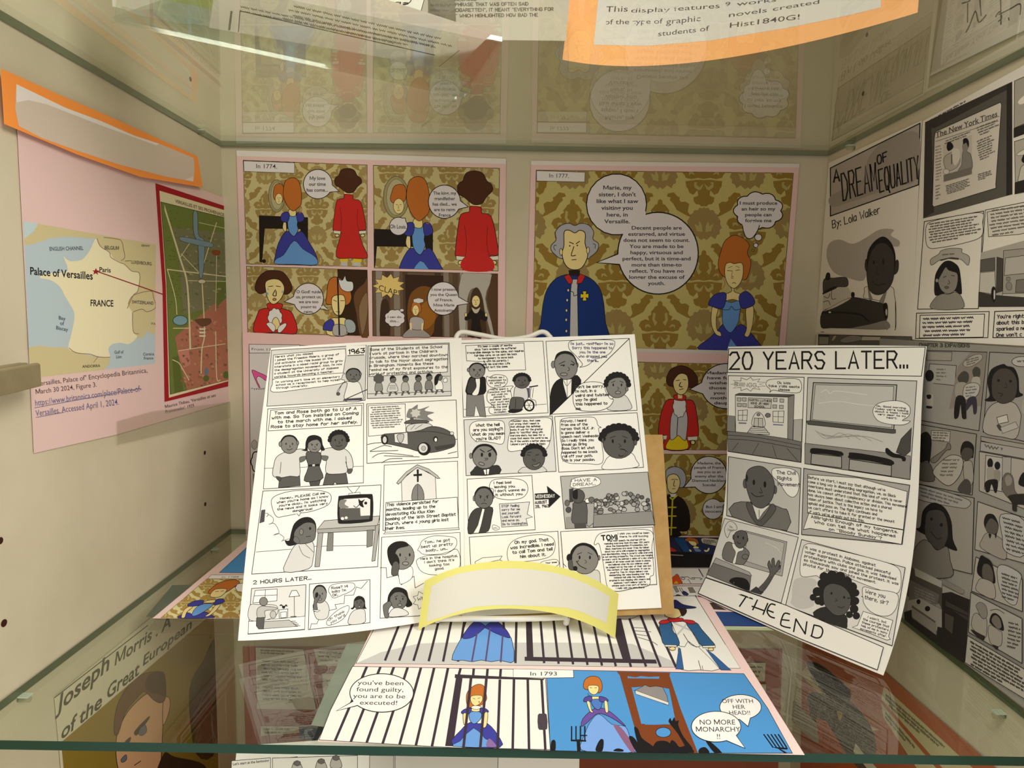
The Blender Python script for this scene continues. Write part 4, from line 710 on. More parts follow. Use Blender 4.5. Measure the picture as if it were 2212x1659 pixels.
# church
P.q(K0,'1432,1322 2118,1285 2128,1900 1420,1935',.9); P.q('e2e0da','1592,1465 1742,1340 1910,1430 1920,1655 1600,1675',.9); P.b(C2,'1560,1495 1560,1470 1740,1318 1930,1420 1928,1448 1740,1345 1580,1490',.9,k=2); P.q(BK,'1735,1362 1755,1362 1754,1480 1738,1482'); P.q(BK,'1705,1408 1785,1402 1785,1422 1706,1426'); P.b(D2,'1697,1665 1697,1560 1745,1498 1795,1560 1797,1660',.9,k=3); P.l('1745,1510 1745,1660',.7)
P.fr(500,1020,4.337)
P.q(K0,'1448,285 2115,235 2128,520 1440,565',1.0); P.q(K0,'1440,565 2128,520 2135,535 1425,580',.8); P.t('This violence persisted for|months, leading up to the|devastating Klu Klux Klan|bombing of the 16th Street Baptist|Church, where 4 young girls lost|their lives.','1458,285 2110,238 1440,552','h',LN_,1.4,al='l',fit=.56)
# phone at TV
P.q(K0,'295,178 1402,120 1370,885 190,955',1.1); P.b(K0,'375,300 400,230 550,180 760,168 900,190 935,240 900,310 760,365 640,385 500,412 420,415',1.0); P.q(K0,'600,390 660,372 632,412'); P.l('612,388 634,410 652,376',1,sm=False); P.t("Honey... PLEASE Call me|when you're home so I know|you're okay... I'm watching|the news and it looks very|dangerous!",'425,235 905,175 425,400','h',LN_,1.2,fit=.56)
P.q('4b474a','280,355 318,350 308,465 262,480'); P.l('310,385 345,390 330,420 350,400 390,430 388,470 350,490 400,480 440,540 440,575 395,590 440,575 490,610 480,640 470,645 540,625',1.0,'6a6466'); P.l('232,748 400,735 560,722',.9); P.l('775,695 1300,685',.9)
P.b(C1,'495,935 530,800 590,690 640,668 740,640 775,700 765,810 725,905',1.0,k=3); P.l('632,690 670,770 735,805',.8); P.l('690,670 768,750',.8)
P.b(BK,'500,640 540,640 560,560 590,480 660,428 740,425 790,480 790,580 740,560 700,480 640,540 640,640 600,680 530,690',0,k=3); P.b(D1,'600,660 590,560 660,490 720,470 780,490 790,570 770,640 690,670',.9); P.e(BK,737,528,10,14,0); P.e(D2,655,560,18,28,.8); P.l('700,605 740,600',1); P.b(D1,'580,640 600,600 640,640 620,672',.5)
P.q(C2,'870,455 1390,410 1370,500 805,535',1.0); P.q('a5a39d','805,535 1365,500 1362,545 808,572',.9); P.q(D2,'905,570 955,565 950,735 892,738',.8); P.q(D2,'1270,545 1330,540 1320,690 1268,705',.8); P.q('a5a39d','812,570 858,568 825,885 780,888',.9); P.q('a5a39d','1350,500 1388,490 1345,830 1315,835',.9)
P.l('1085,140 1135,195',.9); P.l('1200,135 1155,195',.9); P.q(K0,'1098,200 1205,188 1208,212 1100,218',.8); P.b(BK,'1000,250 1040,220 1280,205 1325,230 1325,420 1290,465 1040,485 995,450',0,k=3); P.q('e4e2dc','1020,262 1060,250 1270,238 1302,255 1300,415 1150,430 1040,450 1018,430',.6); P.q(D3,'1010,340 1205,335 1210,410 1300,405 1290,440 1050,455 1015,430'); P.e(BK,1258,290,14,14,0); P.b(BK,'1190,250 1215,270 1250,255 1230,290 1240,330 1200,310',0); P.l('1145,315 1170,330 1200,300',1.2); P.b(D2,'1015,265 1080,260 1060,300 1100,330 1015,335',0); P.e('e4e2dc',1040,435,16,14,0); P.e('e4e2dc',1075,428,14,13,0)
# Tom got beat up
P.q(K0,'1408,610 2140,565 2150,1010 1800,1330 1755,1345 1392,1368',.9); P.b(K0,'1745,730 1765,690 1790,640 1880,600 2010,600 2100,620 2105,690 2050,740 1930,770 1800,770 1760,740',.9); P.b(K0,'1735,825 1775,800 1850,780 2000,770 2100,720 2140,790 2130,900 2040,955 1870,960 1780,930 1740,870',.9)
P.t('Tom... he got|beat up pretty|badly... um...','1780,640 2075,610 1775,760','h',LN_,1.2,fit=.56); P.t("He's in the hospital,|I don't think it's|looking too|good.",'1772,795 2118,765 1775,935','h',LN_,1.2,fit=.58)
P.l('1395,895 1450,895 1455,990 1560,965 1590,1055 1710,975 1720,1085 1800,1040',1.0,LN_,False); P.b(K0,'1565,960 1570,1000 1590,1050 1690,990 1685,885 1560,900',.8); head(P,1595,785,118,128,D2,1,mouth=1,turn=.25); P.b(BK,'1465,800 1465,710 1530,655 1620,650 1660,690 1560,720 1530,790 1540,880 1500,880',0); P.e(BK,1545,815,24,58,0,-.35); P.b(D3,'1500,960 1510,860 1545,835 1570,870 1565,925 1550,965',.8)
P.b(BK,'1420,1250 1455,1230 1470,1150 1520,1085 1580,1080 1640,1110 1660,1180 1695,1240 1640,1265 1600,1200 1490,1180 1480,1260',0,k=3); head(P,1565,1195,82,92,D1,1,mouth=1,brow=1,turn=.1); P.b(BK,'1478,1180 1510,1100 1580,1090 1640,1130 1648,1180 1600,1130 1530,1130',0); P.b(D1,'1420,1260 1440,1230 1480,1210 1500,1240 1470,1290 1470,1360 1435,1355',.9); P.b(C1,'1480,1355 1500,1290 1560,1270 1640,1300 1645,1340',.9); P.burst(K0,1790,1200,95,90,8,.8); P.t('Wh','1740,1165 1800,1155 1745,1210','h',LN_,1.2)
# 2 hours later
P.t('2 HOURS LATER...','205,1015 745,972 205,1052','h',BK,1.6,fit=.85)
P.q('dddbd6','188,1090 698,1055 685,1475 155,1518',1.1); P.q(K0,'222,1108 428,1095 425,1205 200,1225',.9); P.l('318,1100 314,1215',.9); P.l('212,1160 428,1150',.9); P.q(K0,'160,1400 690,1350 685,1472 156,1515',.8); P.b(C1,'172,1250 250,1240 420,1250 420,1340 300,1390 165,1380',.8); P.e(C2,390,1335,28,36,.8); P.q(C2,'305,1400 540,1385 620,1445 290,1468',.9)
for k in range(4): P.l(f'{560+k*12},{1398+k*14} {600+k*14},{1396+k*14}',1)
P.b(C2,'245,1360 240,1290 270,1260 310,1255 420,1270 410,1290 315,1300 315,1365',.8); P.q(D3,'235,1365 310,1360 300,1470 255,1470 232,1440',.8); P.e(D2,300,1212,38,40,.9); P.q(K0,'445,1290 528,1282 525,1365 450,1372',1); P.q(K0,'460,1312 515,1308 513,1362 462,1366',.9); P.l('455,1250 470,1245 490,1270 510,1245 520,1255',2); P.e(BK,488,1265,14,14,0); P.q(K0,'565,1110 610,1108 638,1160 540,1168',1); P.l('588,1165 590,1355',.9); P.l('555,1355 605,1352',1.4)
P.q(K0,'732,1048 1298,1008 1298,1410 720,1475',1.1); P.l('1275,1020 1215,1090 1170,1075 1145,1150 1060,1155 1055,1230 970,1240 985,1280 900,1300 895,1365 820,1375 800,1420 750,1420 735,1470',1.0,LN_,False); P.b(K0,'910,1110 935,1060 1040,1038 1140,1040 1155,1080 1110,1120 1040,1150 960,1180 930,1150',.9); P.t('Rose? Hi|baby I\'m|OK.','935,1070 1085,1050 950,1170','h',LN_,1.2,al='l'); P.b(K0,'890,1410 920,1360 1000,1290 1090,1250 1100,1290 1050,1370 980,1415 910,1435',.9); P.t('Oh thank|you lord','900,1370 1050,1285 925,1432','h',LN_,1.1)
P.b(C1,'765,1270 780,1225 860,1200 905,1240 915,1300 890,1370 800,1375',.9); head(P,828,1145,62,82,D2,.9,mouth=1); cap(P,828,1145,62,82); P.b(D1,'770,1300 775,1200 800,1150 830,1160 800,1230 805,1290',.8); P.e(BK,798,1150,14,26,0,.2); P.q(K0,'765,1290 830,1295 805,1310 770,1300',.8); P.b(BK,'1115,1275 1140,1260 1150,1190 1200,1160 1245,1185 1255,1260 1268,1280 1220,1275 1180,1240 1140,1285',0,k=3); head(P,1196,1225,50,65,D3,.8,mouth=1); P.b(BK,'1145,1210 1180,1165 1240,1180 1250,1230 1210,1190',0); P.b(C1,'1100,1425 1110,1340 1160,1290 1240,1285 1255,1350 1240,1412',.9)
o=P.build('comic_page',grid=GL); tag(o,'left page of the leaning booklet, headed 1963, its lower left corner curling forward','page','pages of the leaning booklet')
# right page
P=Page(LEAN,K0).fr(970,700,4.337)
P.q(K0,'108,182 880,160 928,832 135,872',1.0); P.q(K0,'155,202 702,178 718,430 372,440 330,352 165,345',.9)
P.t("It's been a couple of months|since Tom's accident. He suffered|irreversible damage to the spine, and requires|full-time care, so we sent him back|to Montgomery to move back|in with his parents. I|visit him everyday. Life|just isn't the same.",'168,200 695,180 178,425','h',LN_,1.05,fit=.56)
P.l('140,800 160,800',.8); P.l('335,780 400,775',.8); P.l('800,758 912,750',.8)
P.q(D2,'165,660 320,655 345,870 290,865 250,760 235,860 160,862',.9); P.b(BK,'165,655 170,560 200,495 260,505 330,495 345,560 330,655',.6,k=3); P.b('3e3c39','172,640 180,560 205,510 240,520 250,640',0); P.b(K0,'248,515 290,515 275,655 215,660 255,590',.7); head(P,262,440,75,72,D2,1,mouth=1,brow=-1); cap(P,262,440,75,72); P.e(D2,182,430,12,18,.8)
P.b(K0,'355,490 380,500 430,475 520,485 548,530 520,580 440,600 375,580 350,530',.9); P.t("What am I|supposed to|do without|you?",'365,490 530,486 375,590','h',LN_,1.0); P.b(K0,'592,580 575,620 590,700 560,780 575,830 480,845 390,840 375,790 420,770 360,720 360,640 400,610',.9); P.t("You've spent a|Conscious your life|and would you|planned it,|and never spent|your youth and|now and about|do the small|things you|accomplish.",'365,605 575,592 375,842','h',LN_,.9)
P.l('755,590 830,578',2.2,BK); P.l('770,590 760,690 810,720 815,770',1,LN_); P.l('790,600 780,690',.8); P.q('5a5470','730,600 758,598 755,690 735,690'); P.e(BK,750,762,52,58,0,-.2); P.e(K0,750,762,38,44,.6,-.2)
for a in range(6): P.l(f'750,762 {750+36*math.cos(a*1.05)},{762+42*math.sin(a*1.05)}',.7)
P.b(C1,'610,700 615,600 650,585 720,595 740,660 730,710 660,720',.9); P.b(D3,'570,800 575,710 610,685 700,700 685,790 620,800',.9); P.l('625,700 620,795',.8); P.b(BK,'550,820 590,795 640,800 690,795 670,820 600,835',0); head(P,682,535,75,68,D3,.9); curls(P,682,528,72,62)
# sorry
P.q(K0,'908,162 1688,135 1762,808 955,845',1.0); P.l('1688,137 958,845',1.3,BK,False)
P.b(BK,'945,830 950,650 990,550 1060,505 1150,500 1200,480 1235,560 1100,700 958,843',.6,k=3); P.q(K0,'1068,520 1150,515 1145,660 1105,695 1068,560',.8); P.l('1105,520 1108,690',.8); P.l('1075,530 1105,580 1145,525',.8)
P.e(D2,975,380,18,34,.8); P.e(D2,1200,385,12,22,.8); P.b(D2,'990,390 1000,320 1050,280 1110,270 1170,300 1200,380 1195,450 1150,505 1080,520 1020,480',1.0); P.b(BK,'985,350 1010,280 1080,252 1150,270 1195,340 1198,390 1165,310 1100,280 1040,290 1000,330',0)
P.l('1030,375 1085,350',1.2); P.l('1145,345 1180,375',1.2); P.l('1048,388 1080,385 1070,395',1.6); P.l('1140,380 1170,380 1160,388',1.6); P.l('1120,405 1128,430 1112,438',1); P.e('8f8c86',1075,472,34,14,1)
P.b(K0,'1120,190 1150,158 1300,150 1520,152 1552,190 1510,270 1440,310 1370,330 1300,385 1225,405 1250,375 1180,290 1130,240',.9); P.t("I'm just... *sniffles* I'm so|Sorry this happened to|you. I'm the one|who dragged you|there...",'1140,165 1535,165 1150,362','h','4a4668',1.15,fit=.56)
P.b(C1,'1490,805 1510,720 1560,680 1640,665 1690,720 1700,800',.9); head(P,1572,580,102,112,D2,1,mouth=1,turn=.05,brow=1); curls(P,1575,570,105,105); P.e(D2,1665,610,14,20,.7)
P.b(K0,'1160,690 1180,620 1240,560 1340,542 1440,560 1470,640 1510,700 1540,710 1505,770 1420,810 1300,818 1190,790',.9); P.t("Don't be sorry,|I'm not. In a|weird and twisted|way I'm glad|this happened to|me.",'1180,570 1490,560 1190,812','h',LN_,1.4,al='l',fit=.58)
# glad
P.q('dcdad6','140,898 968,862 1003,1380 160,1420',1.0); P.b(K0,'195,960 240,915 340,905 500,910 520,1000 505,1120 400,1110 290,1095 265,1105 240,1090 200,1040',.9); P.t("What the hell|are you saying?!|What do you mean|you're GLAD?",'210,930 512,918 218,1098','h',LN_,1.4,fit=.58)
P.b(K0,'565,920 640,890 800,882 950,885 960,980 940,1120 880,1190 760,1185 690,1180 560,1190 555,1080 575,1000',.9); P.t("*Chuckles* okay, that came|out wrong. What I meant is|that although this definitely|sucks, it was for the greater|good. My \"sacrifice\" along with|everyone else's, has been for a|cause that means the world to me.|So, if the world's a better place cuz|I played a part in that, I'm happy.",'575,895 945,888 575,1140','h',LN_,1.0,al='l',fit=.56)
P.b('32302e','205,1418 230,1360 260,1330 330,1340 420,1325 470,1330 472,1404',.8,k=2); P.q(K0,'320,1365 380,1355 372,1410 335,1412',.8); P.l('350,1362 352,1410',1.6,BK); P.e(D2,205,1235,14,26,.8); head(P,332,1245,112,110,D2,1,eyes=0,mouth=9); cap(P,332,1245,112,112); P.e(BK,308,1225,11,20,0); P.e(BK,382,1225,14,22,0); P.l('290,1175 330,1200',1.6); P.l('362,1195 400,1175',1.6); P.l('345,1255 365,1262 352,1275',1); P.e('93908a',305,1310,28,13,1,.3)
P.b(C1,'660,1394 680,1350 720,1340 860,1335 895,1350 900,1385',.8); head(P,795,1255,102,112,D3,1,eyes=0,mouth=9); curls(P,795,1225,102,90); P.l('730,1225 760,1230',1.2); P.l('810,1230 840,1222',1.2); P.l('735,1205 770,1200',1); P.l('780,1265 790,1280',1); P.b('7b7872','780,1320 820,1315 850,1298 845,1325 810,1340',.9)
# anyway
P.q(K0,'990,868 1762,832 1822,1342 1028,1388',1.0); P.b(K0,'1040,950 1060,890 1200,875 1340,872 1380,900 1395,950 1425,970 1400,985 1430,1120 1435,1300 1280,1308 1110,1300 1050,1240 1065,1160 1045,1080',.9)
P.t("Anyway, I heard|from one of the|nurses that MLK Jr.|is gonna deliver a|speech next Wednesday.|So I really think you|should go. Bring|Rose. Don't let what|happened to me knock|y'all off your path.|This is your passion.",'1048,890 1412,880 1060,1295','h',LN_,1.25,al='l',fit=.60)
P.b(K0,'1450,1362 1460,1290 1500,1240 1600,1210 1710,1210 1750,1270 1760,1340',.9); head(P,1590,1110,150,150,D3,1,mouth=9,brow=1); curls(P,1590,1075,155,125); P.e(D3,1745,1110,14,26,.8); P.e(D3,1440,1090,10,22,.8); P.b('7d7a74','1590,1225 1600,1240 1640,1225 1660,1200 1640,1175 1600,1172 1640,1180 1670,1200 1650,1230 1610,1240',.9)
P.fr(970,1000,4.147)
# i feel bad
P.q(K0,'162,145 742,112 772,598 175,635',1.0); P.b('403e3b','172,628 180,490 230,415 300,400 390,400 380,500 350,612 250,625',.9,k=3); P.q(K0,'300,410 318,415 285,560 265,625 220,628 260,560'); P.e(D2,224,318,10,24,.7); P.e(D2,397,300,10,20,.7); head(P,312,315,82,92,D1,1,mouth=2,brow=-1); cap(P,312,310,82,92); P.b(K0,'362,220 385,160 480,140 620,145 690,180 705,250 660,310 560,330 450,320 400,290 395,235',.9); P.t("I feel bad|leaving you.|I don't wanna do|it without you.",'400,162 668,150 420,305','h',LN_,1.3,al='l',fit=.56)
P.q('dfddd8','450,368 722,350 700,460 748,485 690,500 704,560 472,575',.9); P.t("STOP feeling|sorry for me|and yourself.|Look forward|and move on.|Go to Washington.",'470,372 690,362 478,565','h','55525a',1.1,al='l',fit=.6); P.b(K0,'395,555 440,570 452,590 420,602 390,590',.8); P.t('ok.','398,570 438,570 398,592','h','77747a',.9)
P.q(BK,'768,275 885,268 876,205 998,302 895,402 892,325 770,330'); P.t('WEDNESDAY','775,285 945,278 777,318','h','d8d5ce',1.3,fit=.8); P.t('AUGUST|28, 1963','768,338 888,330 775,410','h',LN_,1.2,al='l')
# dream
P.q('b5b3ad','998,120 1780,82 1842,555 1042,590',1.0); P.b(K0,'1090,190 1100,150 1180,125 1300,122 1352,150 1350,190 1280,215 1180,225 1160,232 1090,215',.8); P.t('I HAVE A|DREAM...','1095,140 1320,130 1100,215','h','6a676a',1.3)
rn=random.Random(7)
for i in range(72):
    x=rn.uniform(1300,1790); top=265+((x-1560)/250)**2*70; y=rn.uniform(top,max(top+8,455-(x-1300)*.02)); P.e(rn.choice(['b5b3ad','8d8a85','a29f9a','5d5a56','c6c4be','75726e']),x,y,rn.uniform(16,25),rn.uniform(15,23),1.0,n=12)
P.q('8f8c87','1295,465 1815,432 1842,553 1290,575',.8); P.q('9a9792','1045,485 1125,480 1125,585 1045,588'); P.e('6b6864',1058,360,22,28,.8); P.e('4e4c49',1070,420,24,26,.8); P.q('3f3d3a','1075,235 1115,225 1110,350 1078,355'); P.b('5a5754','1105,535 1108,400 1120,355 1225,345 1240,420 1232,540',.9); P.q('4b4946','1120,540 1228,538 1230,580 1125,585'); P.e('55524e',1155,298,60,62,.9); P.b(BK,'1105,290 1115,250 1150,240 1150,320 1115,320',0); P.q('a8a5a0','1232,365 1300,362 1292,540 1255,570 1235,560 1240,430',.8); P.e(K0,1240,340,22,20,.8); P.e('6b6864',1275,330,26,24,.8)
# oh my god
P.q(K0,'182,665 975,612 1005,1180 210,1210',1.0); P.b(K0,'522,790 560,710 650,665 800,642 900,655 945,700 945,780 900,840 780,872 640,885 540,885',.9); P.t("Oh my god. That|was incredible. I need|to call Tom and tell|him about it.",'545,695 930,660 560,868','h',LN_,1.5,fit=.58); P.q(K0,'235,885 300,850 475,835 455,868 235,915',.9); P.l('455,868 488,885',.9); P.b(K0,'820,895 870,875 960,865 985,905 940,930 850,925',.8); P.t('Your boss','865,888 965,880 865,905','h',LN_,1)
# TOM
P.q(K0,'1000,615 1825,575 1860,1088 1040,1130',1.0); P.b(K0,'1300,720 1330,650 1400,620 1600,600 1780,600 1830,650 1815,760 1830,900 1830,1000 1800,1020 1790,1095 1640,1125 1500,1150 1420,1110 1400,1020 1380,900 1345,730 1310,735',.9); P.t('TOM!','1362,650 1500,642 1368,695','h',BK,2.6,fit=.9); P.t("I wish you could've been|there. I'm still buzzing",'1512,620 1790,612 1515,675','h',LN_,.95,fit=.52)
P.t("from that speech. He started off by|reminding everyone that it's been 100 years|since the Emancipation Proclamation, but|Black Americans are never free. He talked|about how we're still crippled by segregation|and discrimination, living in poverty while everyone|is out earning prosperity. The crowd was hanging|on every word. He painted a vision of a day where|people of all races would join hands in peace,|and believed when his own children would|be judged not by the color of their skin but|the content of their character. It was so|powerful, Tom. Dr. King's delivery was|mesmerizing. His voice booming over the|National Mall while the audience|erupted in awe clapping with cheers and|applause. I can't believe I got to|witness such a key part of history.|I really wish you were there.",'1360,690 1815,672 1395,1138','h',LN_,.95,fit=.52)
P.b(C1,'1180,1000 1330,960 1355,1060 1355,1120 1180,1125',.9); P.e(D2,1343,850,10,22,.8); head(P,1215,858,122,138,'85827d',1,mouth=9,brow=1); P.b(BK,'1085,870 1090,790 1150,728 1230,718 1310,770 1335,850 1345,880 1300,790 1220,742 1150,755 1110,810 1100,850',0); P.l('1140,880 1170,920 1230,950',1.4); P.l('1145,890 1160,875',1.2); P.e(BK,1078,850,26,36,0); P.b(D3,'1068,880 1100,870 1110,930 1125,960 1075,950',.7); P.e(BK,1130,945,20,22,0); P.l('1025,905 1050,930',1)
o=P.build('comic_page','990,735 1371,722 1429,1313 998,1332'); tag(o,'right page of the leaning booklet, a speech to a crowd drawn near its bottom','page','pages of the leaning booklet')
P=Page(LEANB,noisy('cardboard','b08a52','bb9660',90,.85,.2)); o=P.build('backing_board','962,940 1431,939 1457,1326 955,1342',thick=.0022); tag(o,'brown cardboard backing board behind the leaning booklet, showing at its right edge','board')
# plate stand
wire=M('efece2',.28,.5); t=empty('plate_stand',tuple(onZ(1080,1350,0))); tag(t,'white coated wire plate stand holding the leaning booklet','stand'); tl=t.location
def wirepart(name,pts,r=.0023,k=6):
    V,F=tube(crom([tuple(Vector(p)-tl) for p in pts],False,k),r,12); mesh_obj(name,V,F,[wire],None,t,True)
LEAN2=Plane(LP0-LN*.0062,LN); lp=lambda x,y,d=0: onY(x,y,LEAN2.at(x,y)[0].y-d)
yl=LP0.y-.0155; fl_=onY(944,1338,yl); fr_=onY(1224,1333,yl); zl=(fl_.z+fr_.z)/2
xa,xb=fl_.x,fr_.x; yb=LP0.y+.006
wirepart('front_lip',[(xa,yb,.0030),(xa,yl+.010,.0032),(xa,yl+.002,.006),(xa,yl,max(.0075,fl_.z)),(xa+.004,yl-.0005,max(.0085,fl_.z)),(0.0,yl-.0005,max(.0085,zl)),(xb-.004,yl-.0005,max(.0085,fr_.z)),(xb,yl,max(.0075,fr_.z)),(xb,yl+.002,.006),(xb,yl+.010,.0032),(xb,yb,.0030)])
tp=[LEAN2.at(*q)[0] for q in [(984,760),(984,735),(996,718),(1035,723),(1092,733),(1140,728),(1170,717),(1186,726),(1190,750)]]
bl_=LEAN2.at(1010,1330)[0]; br_=LEAN2.at(1176,1330)[0]
wirepart('back_frame',[(xa+.004,yb+.004,.0030),(xa+.006,yb+.012,.012)]+[tuple(tp[0]*.3+bl_*.7),tuple(tp[0]*.7+bl_*.3)]+[tuple(p) for p in tp]+[tuple(tp[-1]*.7+br_*.3),tuple(tp[-1]*.3+br_*.7),(xb-.006,yb+.012,.012),(xb-.004,yb+.004,.0030)])
m1=tp[0]*.55+bl_*.45; m2=tp[-1]*.55+br_*.45
for m,x in ((m1,xa+.012),(m2,xb-.012)): wirepart('strut',[tuple(m+Vector((0,.004,0))),(x,m.y+.05,m.z*.5),(x,m.y+.085,.0045),(x,m.y+.075,.0030),(x,yb,.0030)])
# yellow label
def zy(x,y,Y): return onY(x,y,Y)
yc=yl-.0075
GY=Patch([[zy(918,1255,-.2485),zy(1015,1220,yc+.006),zy(1120,1212,yc+.008),zy(1230,1231,yc+.001),zy(1336,1283,-.254)],[onZ(903,1361,.0016),zy(1005,1324,yc-.0015),zy(1112,1315,yc-.0005),zy(1222,1331,yc-.004),onZ(1329,1379,.0016)]])
P=Page(GY,'e3dc7c',base=6e-5).fr(880,1180,3.687); WL='dcd8c8'
P.q(WL,'190,320 300,255 420,215 560,190 700,178 850,175 1000,185 1150,205 1300,245 1420,295 1520,345 1612,400 1588,612 1500,572 1380,520 1270,490 1100,478 850,470 700,470 540,480 400,520 290,560 215,580 150,605')
o=P.build('name_label',grid=GY); tag(o,'yellow bordered curved paper label propped in front of the booklet','label')
# 20 years later page
G2Y=Patch([[zy(1573,749,-.085),zy(1788,746,-.150),zy(2002,748,-.208)],[zy(1571,935,-.098),zy(1782,945,-.160),zy(1988,955,-.220)],[zy(1561,1120,-.122),zy(1768,1155,-.186),zy(1973,1190,-.246)],[onZ(1506,1284,.0022),onZ(1707,1374,.0020),onZ(1908,1459,.0016)]])
P=Page(G2Y,'eeeae0',base=6e-5).fr(1480,720,3.771)
P.q('f0ece2','355,125 1957,112 1925,350 345,318',1.3); P.t('20 YEARS LATER...','365,150 1810,140 365,298','h',BK,4.0,fit=.92)
P.q('f0ece2','352,345 970,358 945,1052 350,962',1.2); P.burst('f0ece2',515,415,145,58,11,.8,.62); P.t('RIIIINGG','405,390 580,400 405,438','h','77726e',1.2); P.b('f0ece2','660,420 680,380 780,370 930,378 935,480 790,475 720,462 690,480 695,460',.9); P.t("Ok kids|take y'alls seats|please",'680,385 930,395 682,468','h',LN_,1.1)
P.q('8b8781','345,670 405,675 410,805 340,795',.6); P.q('b7b3ac','885,705 955,700 948,885 880,880',.6); P.q('5d5a55','410,500 440,488 890,498 840,520 415,510',.8); P.q('e3dfd6','410,505 840,520 835,862 412,812',1.0); P.q('8b8781','840,520 890,500 878,870 835,860',.8)
P.q('cfcbc3','515,525 705,535 700,612 512,605',.9); P.t('MARTIN LUTHER|KING JR HIGH|SCHOOL','522,530 700,540 520,605','h',LN_,1.0)
for x,y in [(440,538),(482,538),(442,583),(484,585),(734,542),(788,548),(730,596),(784,600)]: P.q('b9b5ae',f'{x-16},{y-14} {x+17},{y-13} {x+16},{y+15} {x-15},{y+14}',.8)
P.q('e3dfd6','432,628 508,625 505,712 432,710',.9); P.l('470,627 468,711',.8); P.l('432,668 507,667',.8); P.q('e3dfd6','716,635 806,633 802,728 716,722',.9); P.l('760,634 758,725',.8); P.l('716,678 804,680',.8); P.q('6b6875','435,725 500,728 500,738 436,736'); P.q('6b6fa0','716,738 800,744 800,752 718,748')
P.b('e3dfd6','550,755 555,680 595,640 640,680 648,760',.9,k=3); P.q('c8c4bc','565,690 632,692 636,765 560,755',.9); P.l('598,692 598,760',.8); P.e('8b8781',598,662,14,12,.7); P.cloud('77736e',675,668,20,16,5,.8)
for i in range(4): P.q('dcd8cf',f'{540-i*10},{762+i*14} {650+i*12},{768+i*14} {652+i*12},{782+i*14} {535-i*10},{776+i*14}',.9)
P.q('77736e','345,798 520,812 840,860 945,885 945,1050 350,960',.8); P.l('350,830 600,850 940,915',.8); P.l('350,860 600,880 940,945',.8); P.l('435,890 385,955',.7); P.l('600,895 550,985',.7); P.l('715,915 745,1015',.7); P.l('830,935 920,1040',.7)
P.q('cbc7c0','1000,360 1888,388 1832,1192 975,1062',1.2); P.q('b9b5ae','1045,402 1725,420 1700,790 1020,715',1.6); P.q('c6c3bc','1062,418 1700,432 1685,770 1035,702',.8); P.b(K0,'1530,640 1560,580 1650,552 1760,555 1830,600 1825,670 1770,710 1835,715 1780,745 1660,740 1570,710',.9); P.t("Ok. Good morning.|Today we're talking|about a topic I hold|very dear to my|heart.",'1545,580 1815,600 1550,690','h',LN_,1.05,fit=.56)
P.l('1110,480 1150,460 1180,490 1220,470 1330,480 1400,490 1480,500',1.4,'dedad2'); P.l('1090,570 1250,555 1420,580 1540,590',1.4,'dedad2'); P.q('57544f','990,715 1025,710 1715,785 1715,812 1690,815 1000,742',.9)
for k in range(4): P.l(f'{1060+k*20},{790+k*12} {1150+k*40},{860-k*6} {1260+k*70},{810+k*10} {1340+k*90},{860+k*8}',.7,'9d9992')
P.q('8f8b85','975,895 1660,975 1836,1000 1832,1190 975,1062',.8); P.b(BK,'1018,965 1035,935 1150,945 1275,965 1278,1000 1150,985 1030,975',0,k=3); P.q('a5a19a','1030,978 1275,1005 1275,1098 1025,1065',1.4); P.b(BK,'1335,990 1350,970 1500,990 1680,1030 1685,1075 1500,1040 1340,1020',0,k=3); P.q('a5a19a','1340,1025 1682,1078 1680,1165 1335,1112',1.4)
P.q('4c4a46','1845,770 1835,960 1790,1000 1720,970 1760,860',.9); P.b(BK,'1632,945 1650,935 1700,975 1790,1005 1795,1040 1770,1040 1760,1020 1690,1010 1640,980',0)
P.q('c6c2bb','355,1005 945,1100 925,1640 340,1485',1.2); P.b(K0,'708,1120 740,1098 850,1100 925,1150 925,1280 885,1335 830,1310 770,1220 715,1165',.9); P.t('The Civil|Rights|Movement','745,1108 925,1118 760,1250','h','4a4450',1.4,al='l',fit=.56)
P.b('77736e','385,1495 400,1385 530,1375 690,1390 800,1430 838,1450 830,1610',1.0,k=2); P.b('e3dfd6','540,1385 555,1420 590,1520 640,1460 690,1400 620,1420',.8); P.b('5c5954','500,1390 540,1380 570,1460 600,1530 660,1470 710,1390 740,1440 640,1560 590,1560 530,1480',.8); P.l('605,1440 605,1500',1); P.e('605d59',490,1225,16,38,.8); P.e('605d59',735,1275,14,34,.8); P.b('605d59','495,1200 510,1120 570,1085 640,1090 700,1150 730,1230 715,1340 660,1410 610,1425 550,1390 510,1290',1.0); P.e(BK,562,1215,10,22,0); P.e(BK,652,1232,11,26,0); P.l('615,1260 630,1300 605,1295',1); P.l('540,1300 580,1330 640,1325',1.2); P.b('2c2a28','492,1190 505,1150 515,1180 505,1210',0)
P.q('b0aca5','968,1100 1832,1238 1770,1720 950,1640',1.2); P.q('f0ece2','1000,1150 1420,1180 1812,1290 1780,1600 1000,1465',.9); P.t("Before we start, I must say that although we've|come a long way in dismantling segregation, we, as Black|Americans must understand that this kind of work is never|done. We cannot afford complacency or division. This movement|has always been about collective action and a shared|vision of justice. That is the legacy we have to|uphold and pass on. The fight continues and|we can't afford to take it for granted or the amount|of work we've already put into this.",'1005,1155 1810,1290 1005,1470','h',LN_,1.1,al='l',fit=.58); P.q('f0ece2','1010,1468 1780,1605 1765,1720 1020,1590 965,1600',.9); P.t("Alllllright! Enough of my tangents.|Who can tell me what happened|on \"Bloody Sunday\"?",'1025,1475 1730,1600 1040,1590','h',LN_,1.35,fit=.56)
P.fr(1480,1120,4.022)
